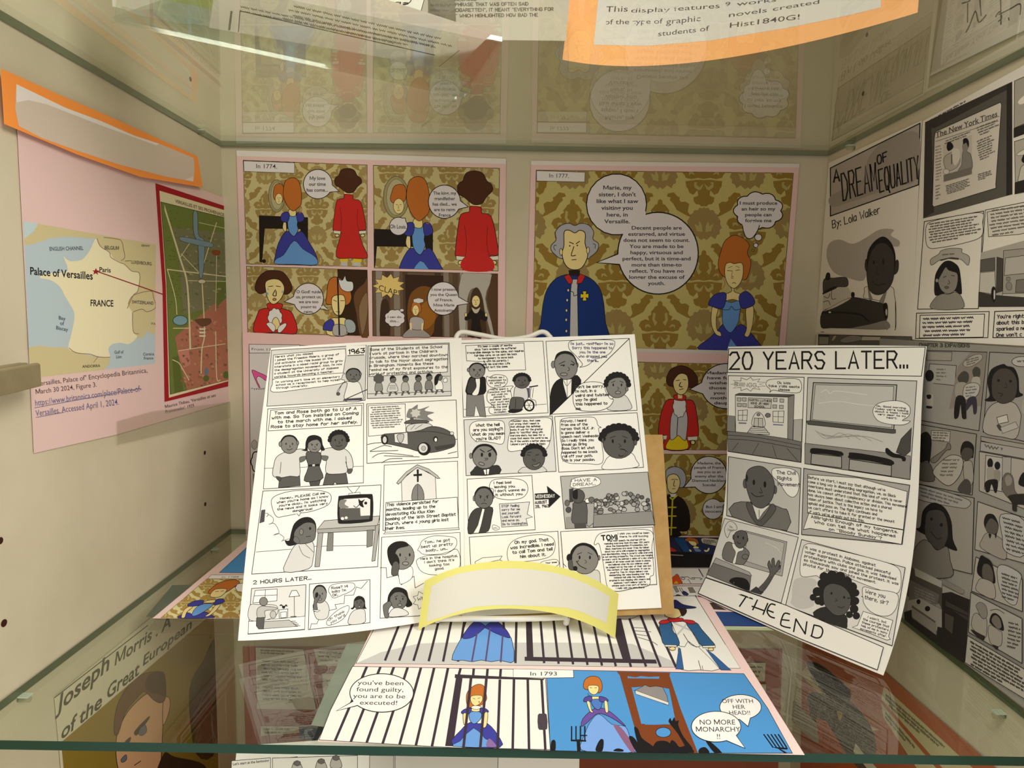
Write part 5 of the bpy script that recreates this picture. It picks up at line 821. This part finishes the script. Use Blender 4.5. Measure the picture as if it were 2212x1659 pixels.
P.q('dcd8d0','345,0 985,165 835,738 185,515 300,150',1.0); P.b('dcd8d0','355,60 390,25 440,50 450,100 400,110 370,170 345,110',.8); P.t('Yes,|Casey?','375,55 430,65 370,110','h','8d8983',.9)
P.q('a9a59f','525,108 888,205 845,505 480,400',.8); P.q('bcb8b1','540,125 865,215 825,470 520,370',.6); P.l('700,210 760,240 800,260 830,300',1.2,'d5d1ca'); P.b('77736e','330,350 355,220 410,215 440,280 500,250 560,300 530,380 480,405',.9); P.b('eeeae0','415,220 500,250 505,280 460,300 440,390 415,388 440,300 420,260',.7); P.e('605d59',425,165,10,22,.7); P.e('605d59',540,185,10,20,.7); P.b('605d59','425,170 440,125 490,105 535,125 545,190 520,240 480,262 440,235',.9); P.e(BK,462,162,6,12,0); P.e(BK,508,172,6,13,0); P.l('455,205 465,220 485,218',1); P.e('77736e',525,335,28,22,.8)
P.q('a9a59f','270,345 560,470 580,500 540,520 245,390',.8); P.q('77736e','245,390 575,505 560,640 190,490',.8); P.b(BK,'390,560 400,530 450,515 530,530 562,580 555,630 480,605',0); P.q('3c3a3a','560,640 620,595 685,645 660,668'); P.b('605d59','640,615 690,560 740,480 720,410 735,370 755,430 755,365 775,350 785,420 810,370 830,385 815,430 830,410 825,440 780,490 740,560 680,640',.9,k=3); P.q('55524e','655,610 710,550 750,500 770,510 720,590 680,640')
P.q('dcd8d0','1015,185 1915,430 1800,1110 875,760',1.2); P.b('eeeae0','1000,430 1020,300 1070,220 1300,270 1700,370 1850,430 1880,520 1870,620 1820,655 1650,610 1450,530 1330,470 1230,460 1180,490 1170,520 1140,500 1020,510',.9,k=3); P.t("It was a protest in Alabama, against|voter suppression. Police attacked peaceful|protesters with clubs and gas. It was televised|so thousands saw and joined the protest. It was|pivotal for the Civil Rights movement.",'1050,235 1870,445 1030,415','h',LN_,1.2,al='l',fit=.58)
P.b('c6c2bb','930,700 950,540 1080,520 1150,560 1100,650 1120,760 1000,790 920,740',0); P.b('2e2c2a','1120,850 1180,780 1300,780 1400,850 1410,920 1380,955',.6,k=3); 
for cx,cy,r in [(1210,510,40),(1280,500,45),(1350,510,45),(1410,550,42),(1455,600,42),(1485,650,32),(1480,720,36),(1470,790,38),(1490,850,32),(1430,840,30),(1190,570,38),(1150,640,40),(1115,690,30),(1160,720,34),(1190,740,24)]: P.e('24221f',cx,cy,r,r,0)
P.b('24221f','1180,560 1260,500 1400,540 1470,640 1460,760 1200,740 1170,650',0); P.b('55524e','1205,640 1230,590 1290,570 1380,600 1440,680 1430,780 1380,840 1310,845 1250,800 1210,740',.8); P.e(BK,1275,655,8,12,0); P.e(BK,1385,690,8,12,0); P.l('1310,700 1325,720 1305,720',.9); P.l('1330,770 1360,782 1385,768',1.1)
P.b('e9e5db','1545,680 1550,600 1650,620 1840,655 1845,760 1790,840 1700,850 1610,810 1555,740 1550,690 1535,680',.9); P.t('Were you|there, sir?','1575,610 1780,665 1560,710','h',LN_,1.3,al='l'); P.q('eeeae0','1550,812 1808,890 1770,1030 1785,1055 1755,1062 1600,1000 1455,950 1500,935',.9); P.t("I wasn't, but|the courage that|these protesters|helped me in many|movements after.",'1560,835 1790,905 1520,975','h',LN_,1.0)
P.q('f0ece2','180,520 880,760 1725,1125 1672,1322 1000,1050 115,655',1.3)
for s_ in ['468,662 590,705','530,690 475,770','630,715 590,800','585,770 690,808','720,745 680,840','785,757 745,752 715,810 738,856 778,872','725,806 768,822','910,838 862,834 832,920 858,945 915,958','846,886 905,893','945,990 965,880','965,880 1045,1010','1045,1010 1060,905','1122,935 1100,1028','1122,932 1180,948 1198,985 1180,1035 1140,1045 1095,1026']: P.l(s_,2.6,BK)
o=P.build('comic_page',grid=G2Y); tag(o,'curling black and white page at right headed 20 YEARS LATER, leaning against the wall','page')
# ---------------- sheets lying on the lower shelf ----------------
Z1=Plane((0,0,.0011),(0,0,1)); Z0=Plane((0,0,.0005),(0,0,1)); PK='f3d5d0'; BLU='4f96d4'
BAR='3b2f3a'
P=Page(Z1,PK).fr(660,1290,3.687)
P.q('efeee6','402,527 590,170 700,-10 3104,-10 3462,566 2600,555',.9); P.clip('402,527 590,170 700,-10 3104,-10 3462,566 2600,555')
P.q('c9c8c4','405,527 600,440 900,370 1100,362 2050,362 2600,372 2900,500 3000,560 1200,545'); P.q('efeee6','2960,560 2880,470 2760,420 2700,380 3600,380 3600,600'); P.clip()
def barl(a): P.l(a,4.3,BAR,False)
for z in ['745,220 635,500','855,205 748,500','940,245 862,502','1058,200 982,505','1160,195 1097,507','1265,190 1215,508']: barl(z)
P.b(LBL,'1165,500 1200,400 1260,300 1350,190 1420,185 1520,185 1640,330 1660,510 1600,515 1540,505 1480,515 1400,502 1330,515 1250,503',1.0,k=2); P.b(IND,'1255,330 1270,280 1350,195 1430,230 1410,260 1330,320',.9); P.b(IND,'1430,235 1510,190 1590,250 1628,325 1530,295 1460,260',.9)
for z in ['1365,290 1325,512','1470,250 1435,508','1570,310 1555,515']: P.l(z,3.0,'5a4a78',False)
for z in ['1275,190 1255,250','1575,180 1580,250','1680,180 1672,520']: barl(z)
P.q(BAR,'1755,180 1802,180 1815,485 1762,485')
for x0,y0,x1,y1 in [(1870,180,1900,520),(1975,185,2015,525),(2080,190,2130,530),(2180,190,2245,535),(2290,200,2360,540),(2390,215,2470,545),(2500,230,2590,550)]: barl(f'{x0},{y0} {x1},{y1}')
P.q(BAR,'1745,475 2790,498 2800,530 1745,508')
P.fr(1140,1290,3.568)
P.q(BAR,'685,170 720,165 800,500 735,490 672,290'); barl('785,170 910,530'); barl('870,140 1022,533'); barl('955,135 1140,535')
for z in ['815,235 900,240','820,260 950,268','830,285 920,300','850,310 960,345 1000,372','690,165 780,170 840,150 870,132']: P.l(z,.9,'55505a')
P.b('efeee6','1170,555 1160,400 1110,200 1200,180 1310,380 1480,555 1320,562',.7,k=2); P.q('35629a','1140,555 1165,390 1178,400 1202,557',.6); P.q('35629a','1370,400 1430,440 1568,565 1490,563',.6); P.l('1315,490 1335,560',1); P.l('1345,530 1350,562',.8)
P.q('efeee6','1105,190 1220,190 1330,380 1300,388 1235,340 1210,385 1170,380 1150,300',.8); P.l('1125,200 1280,270',3,'cbc9c6',False); P.l('1225,210 1145,300',3,'cbc9c6',False); P.l('1200,285 1250,360 1300,385',1)
P.b('2f5f8e','1018,210 1100,190 1115,260 1150,300 1165,375 1055,370 1025,290',.9,k=3); P.b('2f5f8e','1220,200 1300,200 1340,250 1410,330 1440,378 1345,380 1290,300',.9,k=3); P.q('ece6d2','1055,370 1150,372 1145,388 1060,385',.8); P.q('ece6d2','1345,378 1445,375 1445,392 1350,392',.8); P.e(SKIN,1115,400,24,13,.9); P.e(SKIN,1412,405,22,12,.9)
P.b('c4262e','1012,205 1030,182 1090,178 1095,195 1060,208',.8); P.b('c4262e','1190,178 1270,182 1292,205 1240,208',.8); P.b('c4262e','1085,165 1190,165 1190,185 1130,195 1090,185',.8); P.b(SKIN,'1055,140 1080,100 1130,85 1180,110 1180,145 1140,165 1090,160',.9); P.b('35201a','1160,85 1220,95 1222,125 1190,150 1170,110',0); P.b('20295c','1125,30 1150,28 1200,60 1298,80 1250,90 1125,88',.6)
P.fr(660,1290,3.687)
P.q('efeee6','375,552 1660,575 1910,650 1950,1214 1190,1200 108,1138 200,900',.9); P.clip('375,552 1660,575 1910,650 1950,1214 1190,1200 108,1138 200,900')
for z in ['490,550 235,1145','598,552 360,1155','705,553 487,1160','815,556 615,1165','920,560 750,1170','1025,562 880,1178','1135,565 1008,1185','1235,567 1222,615','1340,570 1335,625','1450,572 1445,630','1555,575 1550,640']: P.l(z,4.6,BAR,False)
P.clip()
P.q(BAR,'1190,615 1900,650 1898,662 1188,645'); P.q(BAR,'1198,645 1250,648 1175,1190 1112,1188')
P.b(HAIR,'1280,790 1310,730 1370,695 1420,710 1440,780 1440,820 1400,860 1300,880',.9); P.b(SKIN,'1320,790 1400,785 1405,830 1355,868 1320,840',.8); P.l('1335,808 1350,812',.8); P.l('1372,808 1390,804',.8); P.e('4a2f2a',1382,836,4,6,0)
P.b(IND,'1170,1180 1240,1060 1310,1000 1380,1010 1450,1010 1530,1100 1545,1200',.9,k=3); P.b(LBL,'1175,1192 1230,1150 1340,1045 1430,1130 1530,1195',.7,k=2); P.b('8a6aa0','1440,1190 1460,1130 1500,1160 1520,1195',0); P.b(LBL,'1310,920 1395,920 1395,970 1345,1012 1308,980',.9); P.b(SKIN,'1325,890 1390,890 1385,912 1330,912',.8); P.b('f0ebe0','1318,880 1345,868 1400,875 1380,895 1340,895',.7); P.b(IND,'1240,920 1270,895 1320,890 1305,930 1260,935',.9); P.b(IND,'1390,890 1430,890 1458,915 1420,930 1395,925',.9); P.b(SKIN,'1255,935 1285,935 1280,1000 1262,1015',.8); P.b(SKIN,'1425,930 1452,930 1440,1030 1412,1035',.8)
for z in ['1318,650 1258,1200','1440,660 1392,1200','1548,665 1530,1200','1660,660 1650,1208','1770,662 1780,1210','1880,662 1910,1212']: P.l(z,4.6,BAR,False)
P.b('4a3f48','1850,940 1880,930 1920,935 1925,1050 1880,1058 1852,1045',0,k=2)
P.say('f6f3ee',606,765,253,153,(245,908),1.5,.12); P.t("you've been|found guilty,|you are to be|executed!",'395,655 812,660 372,865','s','3c3640',fit=.68)
P.q('f4f1ec','1655,573 2132,582 2140,648 1655,640',.6); P.t('In 1793','1785,590 2008,590 1785,630','s','3c3640',fit=.8)
P.fr(1140,1290,3.568)
P.q(BLU,'145,625 355,622 352,565 1665,592 1850,860 2040,1205 1300,1205 830,1200 175,1185',.9)
P.q('7c3f1b','685,575 1098,585 1090,612 710,605'); P.q('7c3f1b','708,600 770,605 905,990 1140,980 1310,1205 890,1195 815,980'); P.q('7c3f1b','1090,600 1070,612 1145,985 1240,1205 1312,1205 1180,870'); P.q('7c3f1b','730,600 1090,612 1120,715 1040,700 900,690 790,700'); P.q('7c3f1b','845,985 1160,990 1195,1110 880,1110'); P.q(BLU,'770,612 830,622 870,612 930,618 1015,615 1012,632 770,628'); P.e(BLU,1045,1046,58,38,1); P.q(BLU,'800,698 1045,702 1085,832 1135,985 875,980')
P.b('8f8a88','830,720 880,695 905,680 940,695 1040,698 1085,832 1000,800 835,730',.7,k=2); P.q('ded9cf','830,722 1085,815 1085,836 832,750',.6)
P.b('6b4fa0','415,1000 425,940 500,870 560,855 640,890 720,960 752,1000 640,930 540,900 470,960',.9,k=3); P.b('7aa6e6','410,1180 440,1060 480,970 550,905 650,985 750,1000 790,1090 830,1195 600,1195',.8,k=3); P.b('8a5f80','660,985 720,1010 800,1120 825,1190 790,1190 700,1060',0)
P.b(HAIR,'430,700 440,640 490,612 550,625 575,690 550,740 470,720',.9); P.b(SKIN,'465,690 500,682 545,690 540,735 510,755 475,735',.8); P.l('480,700 495,703',.8); P.l('515,703 532,700',.8); P.b('3a6fae','462,740 480,760 500,765 470,775',0); P.b(SKIN,'485,772 550,772 545,795 495,795',.7); P.b('4f7ac4','495,795 570,795 565,850 540,872 500,840',.9); P.b('54489c','430,800 445,775 490,768 490,805 440,810',.9); P.b('54489c','552,770 600,780 620,805 560,810',.9); P.b(SKIN,'455,812 478,812 490,870 505,892 480,885',.7); P.b(SKIN,'590,810 612,810 620,885 600,888',.7)
P.clip('145,625 352,565 1665,592 1850,860 2040,1205 1300,1205 830,1200 175,1185')
def fork(x,y,s=1,k=0):
    for i in range(4): P.l(f'{x+i*34*s+k},{y} {x+i*34*s},{y+105*s}',2.4,'151216',False)
    P.l(f'{x-2},{y+108*s} {x+108*s},{y+112*s}',3,'151216',False); P.l(f'{x+52*s},{y+110*s} {x+56*s},{y+190*s}',6,'151216',False)
fork(338,1000); P.l('405,1070 455,1070',2,'151216',False)
for i in range(5): P.l(f'{1820+i*28},{1062} {1890+i*26},{1160}',2.2,'151216',False)
P.q('151216','1880,1158 2005,1165 2000,1178 1950,1175 2010,1210 1985,1210 1930,1172')
for z in ['180,1120 200,1102 215,1120 212,1185 178,1185','530,1150 560,1100 585,1110 575,1190 525,1190','660,1190 690,1170 735,1180 730,1195','780,1090 800,1075 830,1100 860,1150 900,1200 840,1200','820,1015 850,1020 880,1090 960,1150 1000,1205 880,1205','970,1150 1000,1115 1070,1115 1105,1150 1090,1205 960,1205','1105,1110 1140,1125 1170,1160 1230,1150 1280,1205 1100,1205','1085,960 1100,935 1110,960 1130,930 1140,960 1165,955 1160,990 1200,1080 1270,1170 1230,1175 1160,1060 1100,985','1325,1170 1370,1160 1400,1205 1320,1205','1370,1110 1400,1110 1500,1205 1440,1205']: P.b('151216',z,0,k=3)
P.clip(); P.say('f4f1ec',1640,850,160,96,(1698,1000),1.2,.14); P.t('OFF WITH|HER|HEAD!!','1490,780 1735,780 1515,915','s','3c3640',fit=.72); P.say('f4f1ec',1452,1003,190,118,(1675,1170),1.2,.14); P.t('NO MORE|MONARCHY|!!','1285,940 1630,940 1300,1105','s','3c3640',fit=.72)
o=P.build('comic_page','686,1601 803,1360 862,1283 1525,1290 1738,1630 1190,1620'); tag(o,'pink bordered comic page lying at the shelf front, prison bars and guillotine','page')
# page lying at left
P=Page(Z1,PK).fr(320,1130,5.72)
q='880,612 1215,305 1700,300 1500,618'; P.q(BLU,q,.8); P.q('f4f1ec','780,640 1500,635 1480,690 735,688',.6); P.t('In 1788','915,655 1130,652 900,680','s','6a646a',fit=.8)
q='155,1172 725,690 1480,692 1400,1175'; P.q('e2dca4',q,.6); P.clip(q); damask(P,-100,500,560,420,5,7,'b3944c','b3944c','cfc28c'); P.clip()
P.b(IND,'370,1175 480,1110 560,1130 700,1100 770,1130 800,1172',.8,k=3); P.b(SKIN,'410,1165 440,1080 510,1030 550,1040 480,1100 450,1170',.8); P.b(SKIN,'705,1150 760,1110 840,1010 895,1005 830,1090 750,1150',.8); P.b(LBL,'540,1130 600,1040 700,1000 800,1010 700,1090 580,1150',.8); P.b(IND,'490,1010 560,970 640,955 690,965 660,1010 560,1030 500,1030',.8); P.b(IND,'805,1000 850,945 920,940 945,970 890,1000 830,1015',.8); P.b(SKIN,'680,980 760,955 830,955 810,985 720,990',.8); P.b(HAIR,'740,860 800,790 900,730 1040,700 1100,710 1130,740 1050,800 950,860 800,880',.9); P.b(SKIN,'765,890 830,820 960,815 960,850 890,910 800,920',.8); P.l('830,850 870,845',.8); P.l('900,845 935,838',.8); P.cloud('f4f1ec',1150,800,65,50,7,.8)
o=P.build('comic_page','330,1335 531,1168.5 905,1169 885,1337'); tag(o,'pink bordered comic page lying at left back of lower shelf, damask and blue panels','page')
# page lying behind on the right
P=Page(Z0,PK).fr(1420,1150,9.76)
P.q('15131a','-3000,60 3000,130 3000,750 -3000,730'); P.q('1d2a55','300,110 1330,130 1250,470 560,415',0); P.q('1b4a80','350,115 560,125 700,410 550,412'); P.q('2a2a4a','260,110 345,110 520,410 260,410'); P.b('c92f3a','270,330 300,325 405,395 270,400',0); P.b('b5651c','580,160 640,115 760,120 840,160 870,240 800,250 700,190 640,200',.6); P.b(SKIN,'650,190 720,185 800,200 830,250 800,290 720,270',.8); P.b(SKIN,'750,320 800,290 880,320 850,345 780,345',.6); P.b('7686b8','770,350 860,345 920,380 910,410 810,410',.6); P.b(SKIN,'670,370 690,360 725,400 690,408',0); P.b(SKIN,'985,370 1040,380 1080,325 1100,350 1070,400 1010,410',0); P.b('c9c4ac','920,150 960,120 1100,125 1300,160 1290,250 1240,290 1100,260 960,230',.8); P.scr('960,150 1250,165 960,240',3,'55505a',1,50); P.l('290,475 540,488',1.5,'b8a0a4',False)
P.q('f0ede8','-1500,745 2200,760 2300,1085 -1500,1085',.8); P.q(BAR,'860,772 885,772 975,935 965,950'); P.b('e2561e','290,960 330,940 390,900 440,910 500,1010 520,1080 310,1090',.5); P.b('f0b22a','350,1085 370,1045 410,1030 440,1085',0); P.l('380,900 410,880 440,900 460,930',1,'8d6a72'); P.l('480,950 540,940 580,980 540,1000 500,970 580,945 640,940 700,980 780,990 780,960 720,960 860,960 940,980 900,1000',1.1,'7a6670'); P.l('640,1010 660,1000 700,1080',1,'7a6670')
P.q('f0ede8','-1500,1125 2400,1135 2500,1395 -1500,1395',.8); P.q('8b8078','640,1165 740,1160 810,1270 690,1275',.5); P.q('9d968e','330,1150 400,1140 460,1250 400,1270',.5); P.b('2a2f66','520,1270 570,1240 660,1310 560,1325',.5); P.q('4a3f48','600,1320 640,1330 670,1390 640,1392'); P.b('3a3038','340,1370 420,1310 520,1340 620,1390 350,1392',0); P.l('460,1170 510,1260 540,1240 500,1170',1); P.q('1f2350','780,1330 820,1330 845,1395 820,1400'); P.b('c46a8a','840,1350 920,1350 960,1390 860,1400',0)
P.fr(1520,1300,8.508); P.q('4a3a38','60,20 170,20 420,150 130,135',.5); P.b('e8694a','20,-20 80,5 100,40 60,30',0); P.q('2b4a86','175,183 1500,210 1500,460 350,445',.6)
P.q('b7c79a','330,450 1400,488 1500,530 380,515'); o=P.build('comic_page','1150,1158 1790,1168 1880,1362 1165,1355'); tag(o,'comic page lying at right back of the lower shelf, small fire drawn on it','page')  # pale green stripe paints the lit front edge of this page
MATc=noisy('sheet_green','76806f','7e8877',40,.6)  # thin grey-green sheets reaching past the left edges of two lying pages
for nm,q,lb in [('backing_card','749,1391 900,1391 830,1585 672,1566','grey-green flat sheet showing past the left edge of the prison comic page'),('backing_card','372,1264 470,1262 420,1331 316,1331','grey-green flat sheet showing past the left edge of the damask comic page')]:
    P=Page(Plane((0,0,.0004),(0,0,1)),MATc if nm and q[0]=='7' else noisy('sheet_dark','5b6354','616a5a',40,.6)); o=P.build(nm,q); tag(o,lb,'sheet')
# ---------------- things below the lower shelf ----------------
P=Page(PL,'d9d0b4').fr(0,1150,3.259)
P.q('8f7426','430,1478 1505,560 1545,1900 470,1900'); P.l('385,1163 1040,655',1.6,'3a352c',False)

for tx,bx in [('Joseph','405,1128 770,823 405,1288'),('Morris . A','800,840 1200,555 800,962'),('of the','425,1345 715,1105 425,1484'),('Great','745,1067 975,887 745,1199'),('European','1000,859 1350,584 1000,959')]: P.t(tx,bx,'S','4a4434',fit=.72,sh=.18)
P.clip('430,1478 1505,560 1545,1900 470,1900'); P.b('4d3413','1330,1120 1430,900 1520,780 1530,1500 1380,1560',0); P.b('8d7428','480,1560 700,1330 860,1250 800,1600 700,1900 480,1900',0)
P.b('d4a27a','830,1400 900,1260 1010,1150 1060,1140 1120,1190 1170,1200 1150,1300 1140,1480 1130,1660 1120,1760 900,1800 830,1660 815,1520',1.3,k=3); P.b('d4a27a','1150,1175 1190,1165 1195,1230 1170,1320 1145,1350',1.2)
P.b('6b452c','800,1400 820,1230 900,1080 1000,1000 1130,980 1160,1020 1165,1160 1130,1200 1080,1180 1015,1120 960,1170 880,1270 830,1420',1.0,k=3); P.b('4b2c1c','1040,1010 1130,980 1160,1030 1160,1160 1120,1140 1030,1110',0); P.b('4a3524','945,1400 1040,1300 1050,1310 1000,1380 960,1430',0); P.b('6a6c78','985,1380 1020,1355 1030,1400 1000,1430 975,1420',.8); P.b('4a3524','880,1470 920,1440 910,1480 880,1500',0); P.b('6a6c78','850,1600 885,1565 890,1600 860,1620',.8); P.b('3a2412','1150,1560 1230,1580 1440,1640 1430,1800 1100,1800',0); P.l('945,1640 990,1610',1.4); P.clip()
o=P.build('portrait_poster','118,1506 461,1225 468,1500 482,1800 145,1800'); tag(o,'poster on the left wall below the shelf, painted man on an olive ground','poster')
bd=Page(PB,'a8604a'); brd=bd.build('display_board','524,1397 1690,1402 1682,1640 1672,1820 540,1820 530,1600'); tag(brd,'red-brown display board with typed sheets on the back wall below the shelf','board')
PS='d8d2b8'
def sheet(q,scrs,seed):
    P=Page(PB2,PS)
    for i,(b,n) in enumerate(scrs): P.scr(b,n,'6d6650',1.5,seed+i)
    P.build('typed_sheet',q,parent=brd)
sheet('551.8,1399 655,1403 683,1533 555.5,1531',[('561,1402 645,1405 561,1413',2),('563,1424 655,1427 564,1472',6),('563,1480 664,1484 563,1513',4)],60)
sheet('677.5,1403 760,1405 770,1441 687,1438',[('684,1405 750,1408 690,1430',3)],70); sheet('696,1455 800,1455 800,1560 702,1562',[('705,1465 790,1466 706,1550',8)],80)
sheet('564,1569 645,1570 646,1583 563,1590',[('568,1571 640,1572 568,1586',2)],90); P=Page(PB2,'4d5a72'); P.build('picture_card','647,1570 702,1572 692,1600 648,1598',parent=brd)
sheet('1640,1478 1655,1478 1650,1560 1610,1560',[('1622,1490 1648,1490 1620,1550',5)],95); sheet('1590,1432 1654,1432 1652,1472 1600,1470',[('1602,1436 1650,1436 1604,1466',3)],97)
P=Page(PR,'b0643f').fr(1700,1420,4.32)
for q,b,n,sd in [('905,270 1600,910 2400,1640 2000,1640 1340,910 880,390','920,330 1560,900 900,420',3,100),('880,425 1290,910 1880,1620 1600,1620 1130,910 900,560','905,480 1260,905 905,560',2,101),('200,60 330,225 560,520 860,680 620,700 330,360 120,160','240,120 560,480 210,200',2,102)]: P.q('c9c094',q); P.scr(b,n,'7a7354',2.2,sd)
P.b('2f2418','180,60 300,60 480,200 590,320 570,420 440,400 330,300',0); P.b('5d5540','220,330 450,370 600,420 780,640 830,900 700,1100 300,800 210,500',0); P.b('a9a58c','0,380 120,470 300,650 290,800 100,650 0,500',0); P.q('b9602f','270,560 370,600 560,910 800,1200 600,1200 300,800'); P.q('d8d2bc','640,800 720,900 900,1100 760,1050 620,880'); P.b('b0953a','470,500 520,520 500,590 480,560',0)  # blotches paint in the reflection mixed over this end of the board
o=P.build('display_board','1735,1310 1909,1450 2120,1632 2260,1757 2260,2000 1728,1700'); tag(o,'red-brown board with cream text strips on the right wall below the shelf','board')
A0=onY(512,1612,-.262); dn=Vector((-.02,-.30,-1)).normalized(); ex=Vector((.262,.02,.012)); PLW=Plane(A0,ex.cross(dn))
P=Page(PLW,'f0eee4').fr(480,1600,3.456)
P.q('e9e7dc','70,150 360,128 360,400 60,420',.9); P.t("Let's start at the beginning",'78,160 348,132 80,188','S','3a3444',fit=.7); P.l('395,140 560,122',2,'4a4450',False); P.q('e9e7dc','375,130 1010,110 1010,400 380,420',.9)
for c in [(560,180),(740,165),(850,140),(1380,165),(1560,175),(1740,165)]: P.b('b9b6ac',f'{c[0]-40},{c[1]+60} {c[0]-30},{c[1]-10} {c[0]},{c[1]-25} {c[0]+30},{c[1]} {c[0]+40},{c[1]+60}',.9); P.cloud('6d6864',c[0],c[1]-12,24,18,6,.6)
P.q('d6d3c8','1100,110 1280,112 1280,400 1100,400',.8); P.q('dedbd0','1290,110 2060,118 2050,400 1290,400',.9)
P.build; L_=(ZBOT+.0005-A0.z)/dn.z
V,F=prismVF([A0,A0+ex,A0+ex+dn*L_,A0+dn*L_],(0,.0003,0)); pm=P.mat(P.paper); k=len(V); 
o=mesh_obj('comic_page',list(V)+P.V,list(F)+[tuple(i+k for i in f) for f in P.F],P.mats,[pm]*len(F)+P.MI); tag(o,'white comic page leaning below the front edge of the lower shelf','page')
# ---------------- things on and above the upper shelf ----------------
def thinpaper(h,amt=.45):
    m=bpy.data.materials.new('thin_paper_'+h); m.use_nodes=True; t=m.node_tree; b=t.nodes['Principled BSDF']; b.inputs['Base Color'].default_value=(*srgb(h),1); b.inputs['Roughness'].default_value=.8
    tr=t.nodes.new('ShaderNodeBsdfTranslucent'); tr.inputs[0].default_value=(*srgb(h),1); mx=t.nodes.new('ShaderNodeMixShader'); mx.inputs[0].default_value=amt
    t.links.new(b.outputs[0],mx.inputs[1]); t.links.new(tr.outputs[0],mx.inputs[2]); t.links.new(mx.outputs[0],t.nodes['Material Output'].inputs[0]); return m
ZS=ZU+TG
B=[onZ(1215,129,ZS+.0006),onZ(1440,140,ZS+.0006),onZ(1700,101,ZS+.0006),onZ(1982,27,ZS+.0006)]; up=Vector((.022,.035,.215))
GO=Patch([[b+up for b in B],[b+up*.5 for b in B],B])
P=Page(GO,'ffb877',base=6e-5).fr(1100,0,2.989)
P.q('ded8d0','585,-120 545,290 900,296 1300,262 1800,180 2212,95 2400,48 2400,-300')
for tx,bx in [('This','625,32 772,28 620,86'),('display','785,45 1040,38 782,88'),('features','1065,32 1365,12 1062,78'),('9','1395,8 1432,4 1393,46'),('works','1470,5 1730,-25 1468,45'),('of the type of','615,118 990,112 612,165'),('graphic','1015,112 1240,90 1012,165'),('novels','1415,75 1670,42 1412,118'),('created','1700,38 2010,-12 1697,78'),('students of','960,195 1290,158 957,242'),('Hist1840G!','1420,140 1885,82 1416,188')]:
    P.t(tx,bx,'s','54484a',fit=.72)
o=P.build('info_sign',grid=GO); tag(o,'orange bordered sign with printed text standing on the upper shelf','sign')
acr=glass('acrylic',(.93,.95,.92),.06)
t=empty('sign_holder',tuple(onZ(700,110,ZS))); tag(t,'clear acrylic sign holder standing at left on the upper shelf','sign holder'); tl=t.location
def slab(name,pts,down,m,edge='dfe8da'):
    V,F=prismVF([Vector(p)-tl for p in pts],down); return mesh_obj(name,V,F,[m,pinm],[0,0]+[1]*(len(F)-2),t)
q=[onZ(*p,ZS+.0040) for p in [(238,38),(1003,204),(1085,80),(480,-45)]]; slab('base_plate',q,(0,0,-.003),acr)
f0,f1=q[0]+Vector((0,.004,0)),q[1]+Vector((-.001,.004,0)); f1=q[0]*.72+q[1]*.28+Vector((0,.004,0)); slab('front_panel',[f0,f1,f1+Vector((0,.045,.16)),f0+Vector((0,.045,.16))],(0,.002,0),acr)
V,F=tube([onZ(912,272,ZS+.0017)-tl,onZ(985,212,ZS+.0017)-tl],.0012,8); mesh_obj('foot_rib',V,F,[pinm],None,t)
tp=thinpaper('efeae4',.85)
P=Page(Plane((0,0,ZS+.0004),(0,0,1)),tp).fr(480,0,2.989)
P.scr('0,5 1600,330 0,60',2,'a39a84',1.2,110); P.scr('380,5 1640,285 380,130',4,'a39a84',1.3,111); P.l('115,70 105,205',1.8,'6d6650',False); P.l('115,70 1370,355',1.5,'6d6650',False); P.l('60,75 45,190',4,'8f8874',False); P.l('1530,325 1400,430',1.2,'8f8874',False)
o=P.build('paper_sheet','452,60 947,145 985,148 1062,73 820,-5 470,-60'); tag(o,'grey paper sheet lying flat on the acrylic holder, seen from below','paper')
P=Page(Plane(onZ(1140,88,ZS+.0042),(0,-1,.15)),thinpaper('e6e0d2',.5)).fr(480,0,2.989)
P.t('PHRASE THAT WAS OFTEN SAID|CIGARETTEN", IT MEANT "EVERYTHING FOR|" WHICH HIGHLIGHTED HOW BAD THE','1505,12 2135,5 1510,120','h','5f5648',1.5,al='l',fit=.55); P.t('BECAUSE','1505,-20 1640,-22 1505,12','h','5f5648',1.5,al='l'); P.q('77705f','1328,-60 1500,-60 1510,150 1440,125 1330,100'); P.scr('1340,20 1480,25 1340,110',3,'5f5a4c',1.5,112)
P.q('eeeade','1080,-60 1320,-60 1280,85 1060,40',1); P.e('eeeade',1120,0,100,38,1.5); P.t('mas','1065,0 1200,10 1063,24','h','2a2422',2); 
o=P.build('comic_page','840,-60 1236,-60 1222,88 1040,86 985,48 835,13'); tag(o,'hand lettered text page standing upright behind the orange sign on the upper shelf','page')
hd=(q[1]-q[0]).normalized(); P=Page(Plane(q[0]+Vector((0,.010,.0006)),hd.cross(Vector((0,.22,1)))),thinpaper('ece8de',.5))
P.q(thinpaper('eeee9a',.6),'346,-70 470,-70 461,23 430,14 346,-2'); P.b('b9b5ae','262,14 300,22 330,20 360,30 400,36 440,48 400,52 340,40 290,30',0)  # white sheet and grey smudges stand in for reflection in the acrylic
o=P.build('name_label','236,-90 470,-90 461,60 243,14'); tag(o,'lime yellow label in the acrylic holder, its white part painting a bright reflection','label')
P=Page(PR,'e2dacb').fr(1700,0,4.148)
for s_ in ['1570,30 1640,5 1620,-40','1620,30 1618,200','1605,290 1640,220 1690,100 1720,200 1785,135','1730,0 1740,140','1870,150 1905,105 1925,160 1895,190','1915,0 1918,220','1900,130 2000,80 2090,35 2090,130','1985,160 1990,180']: P.l(s_,2.2,'5d5648')
P.q('6d665a','2400,-100 2500,-100 2500,100 2400,120'); 
o=P.build('comic_page','2046,-60 2300,-170 2300,30 2212,66 2010,164'); tag(o,'sketched page on the right wall above the upper shelf','page')
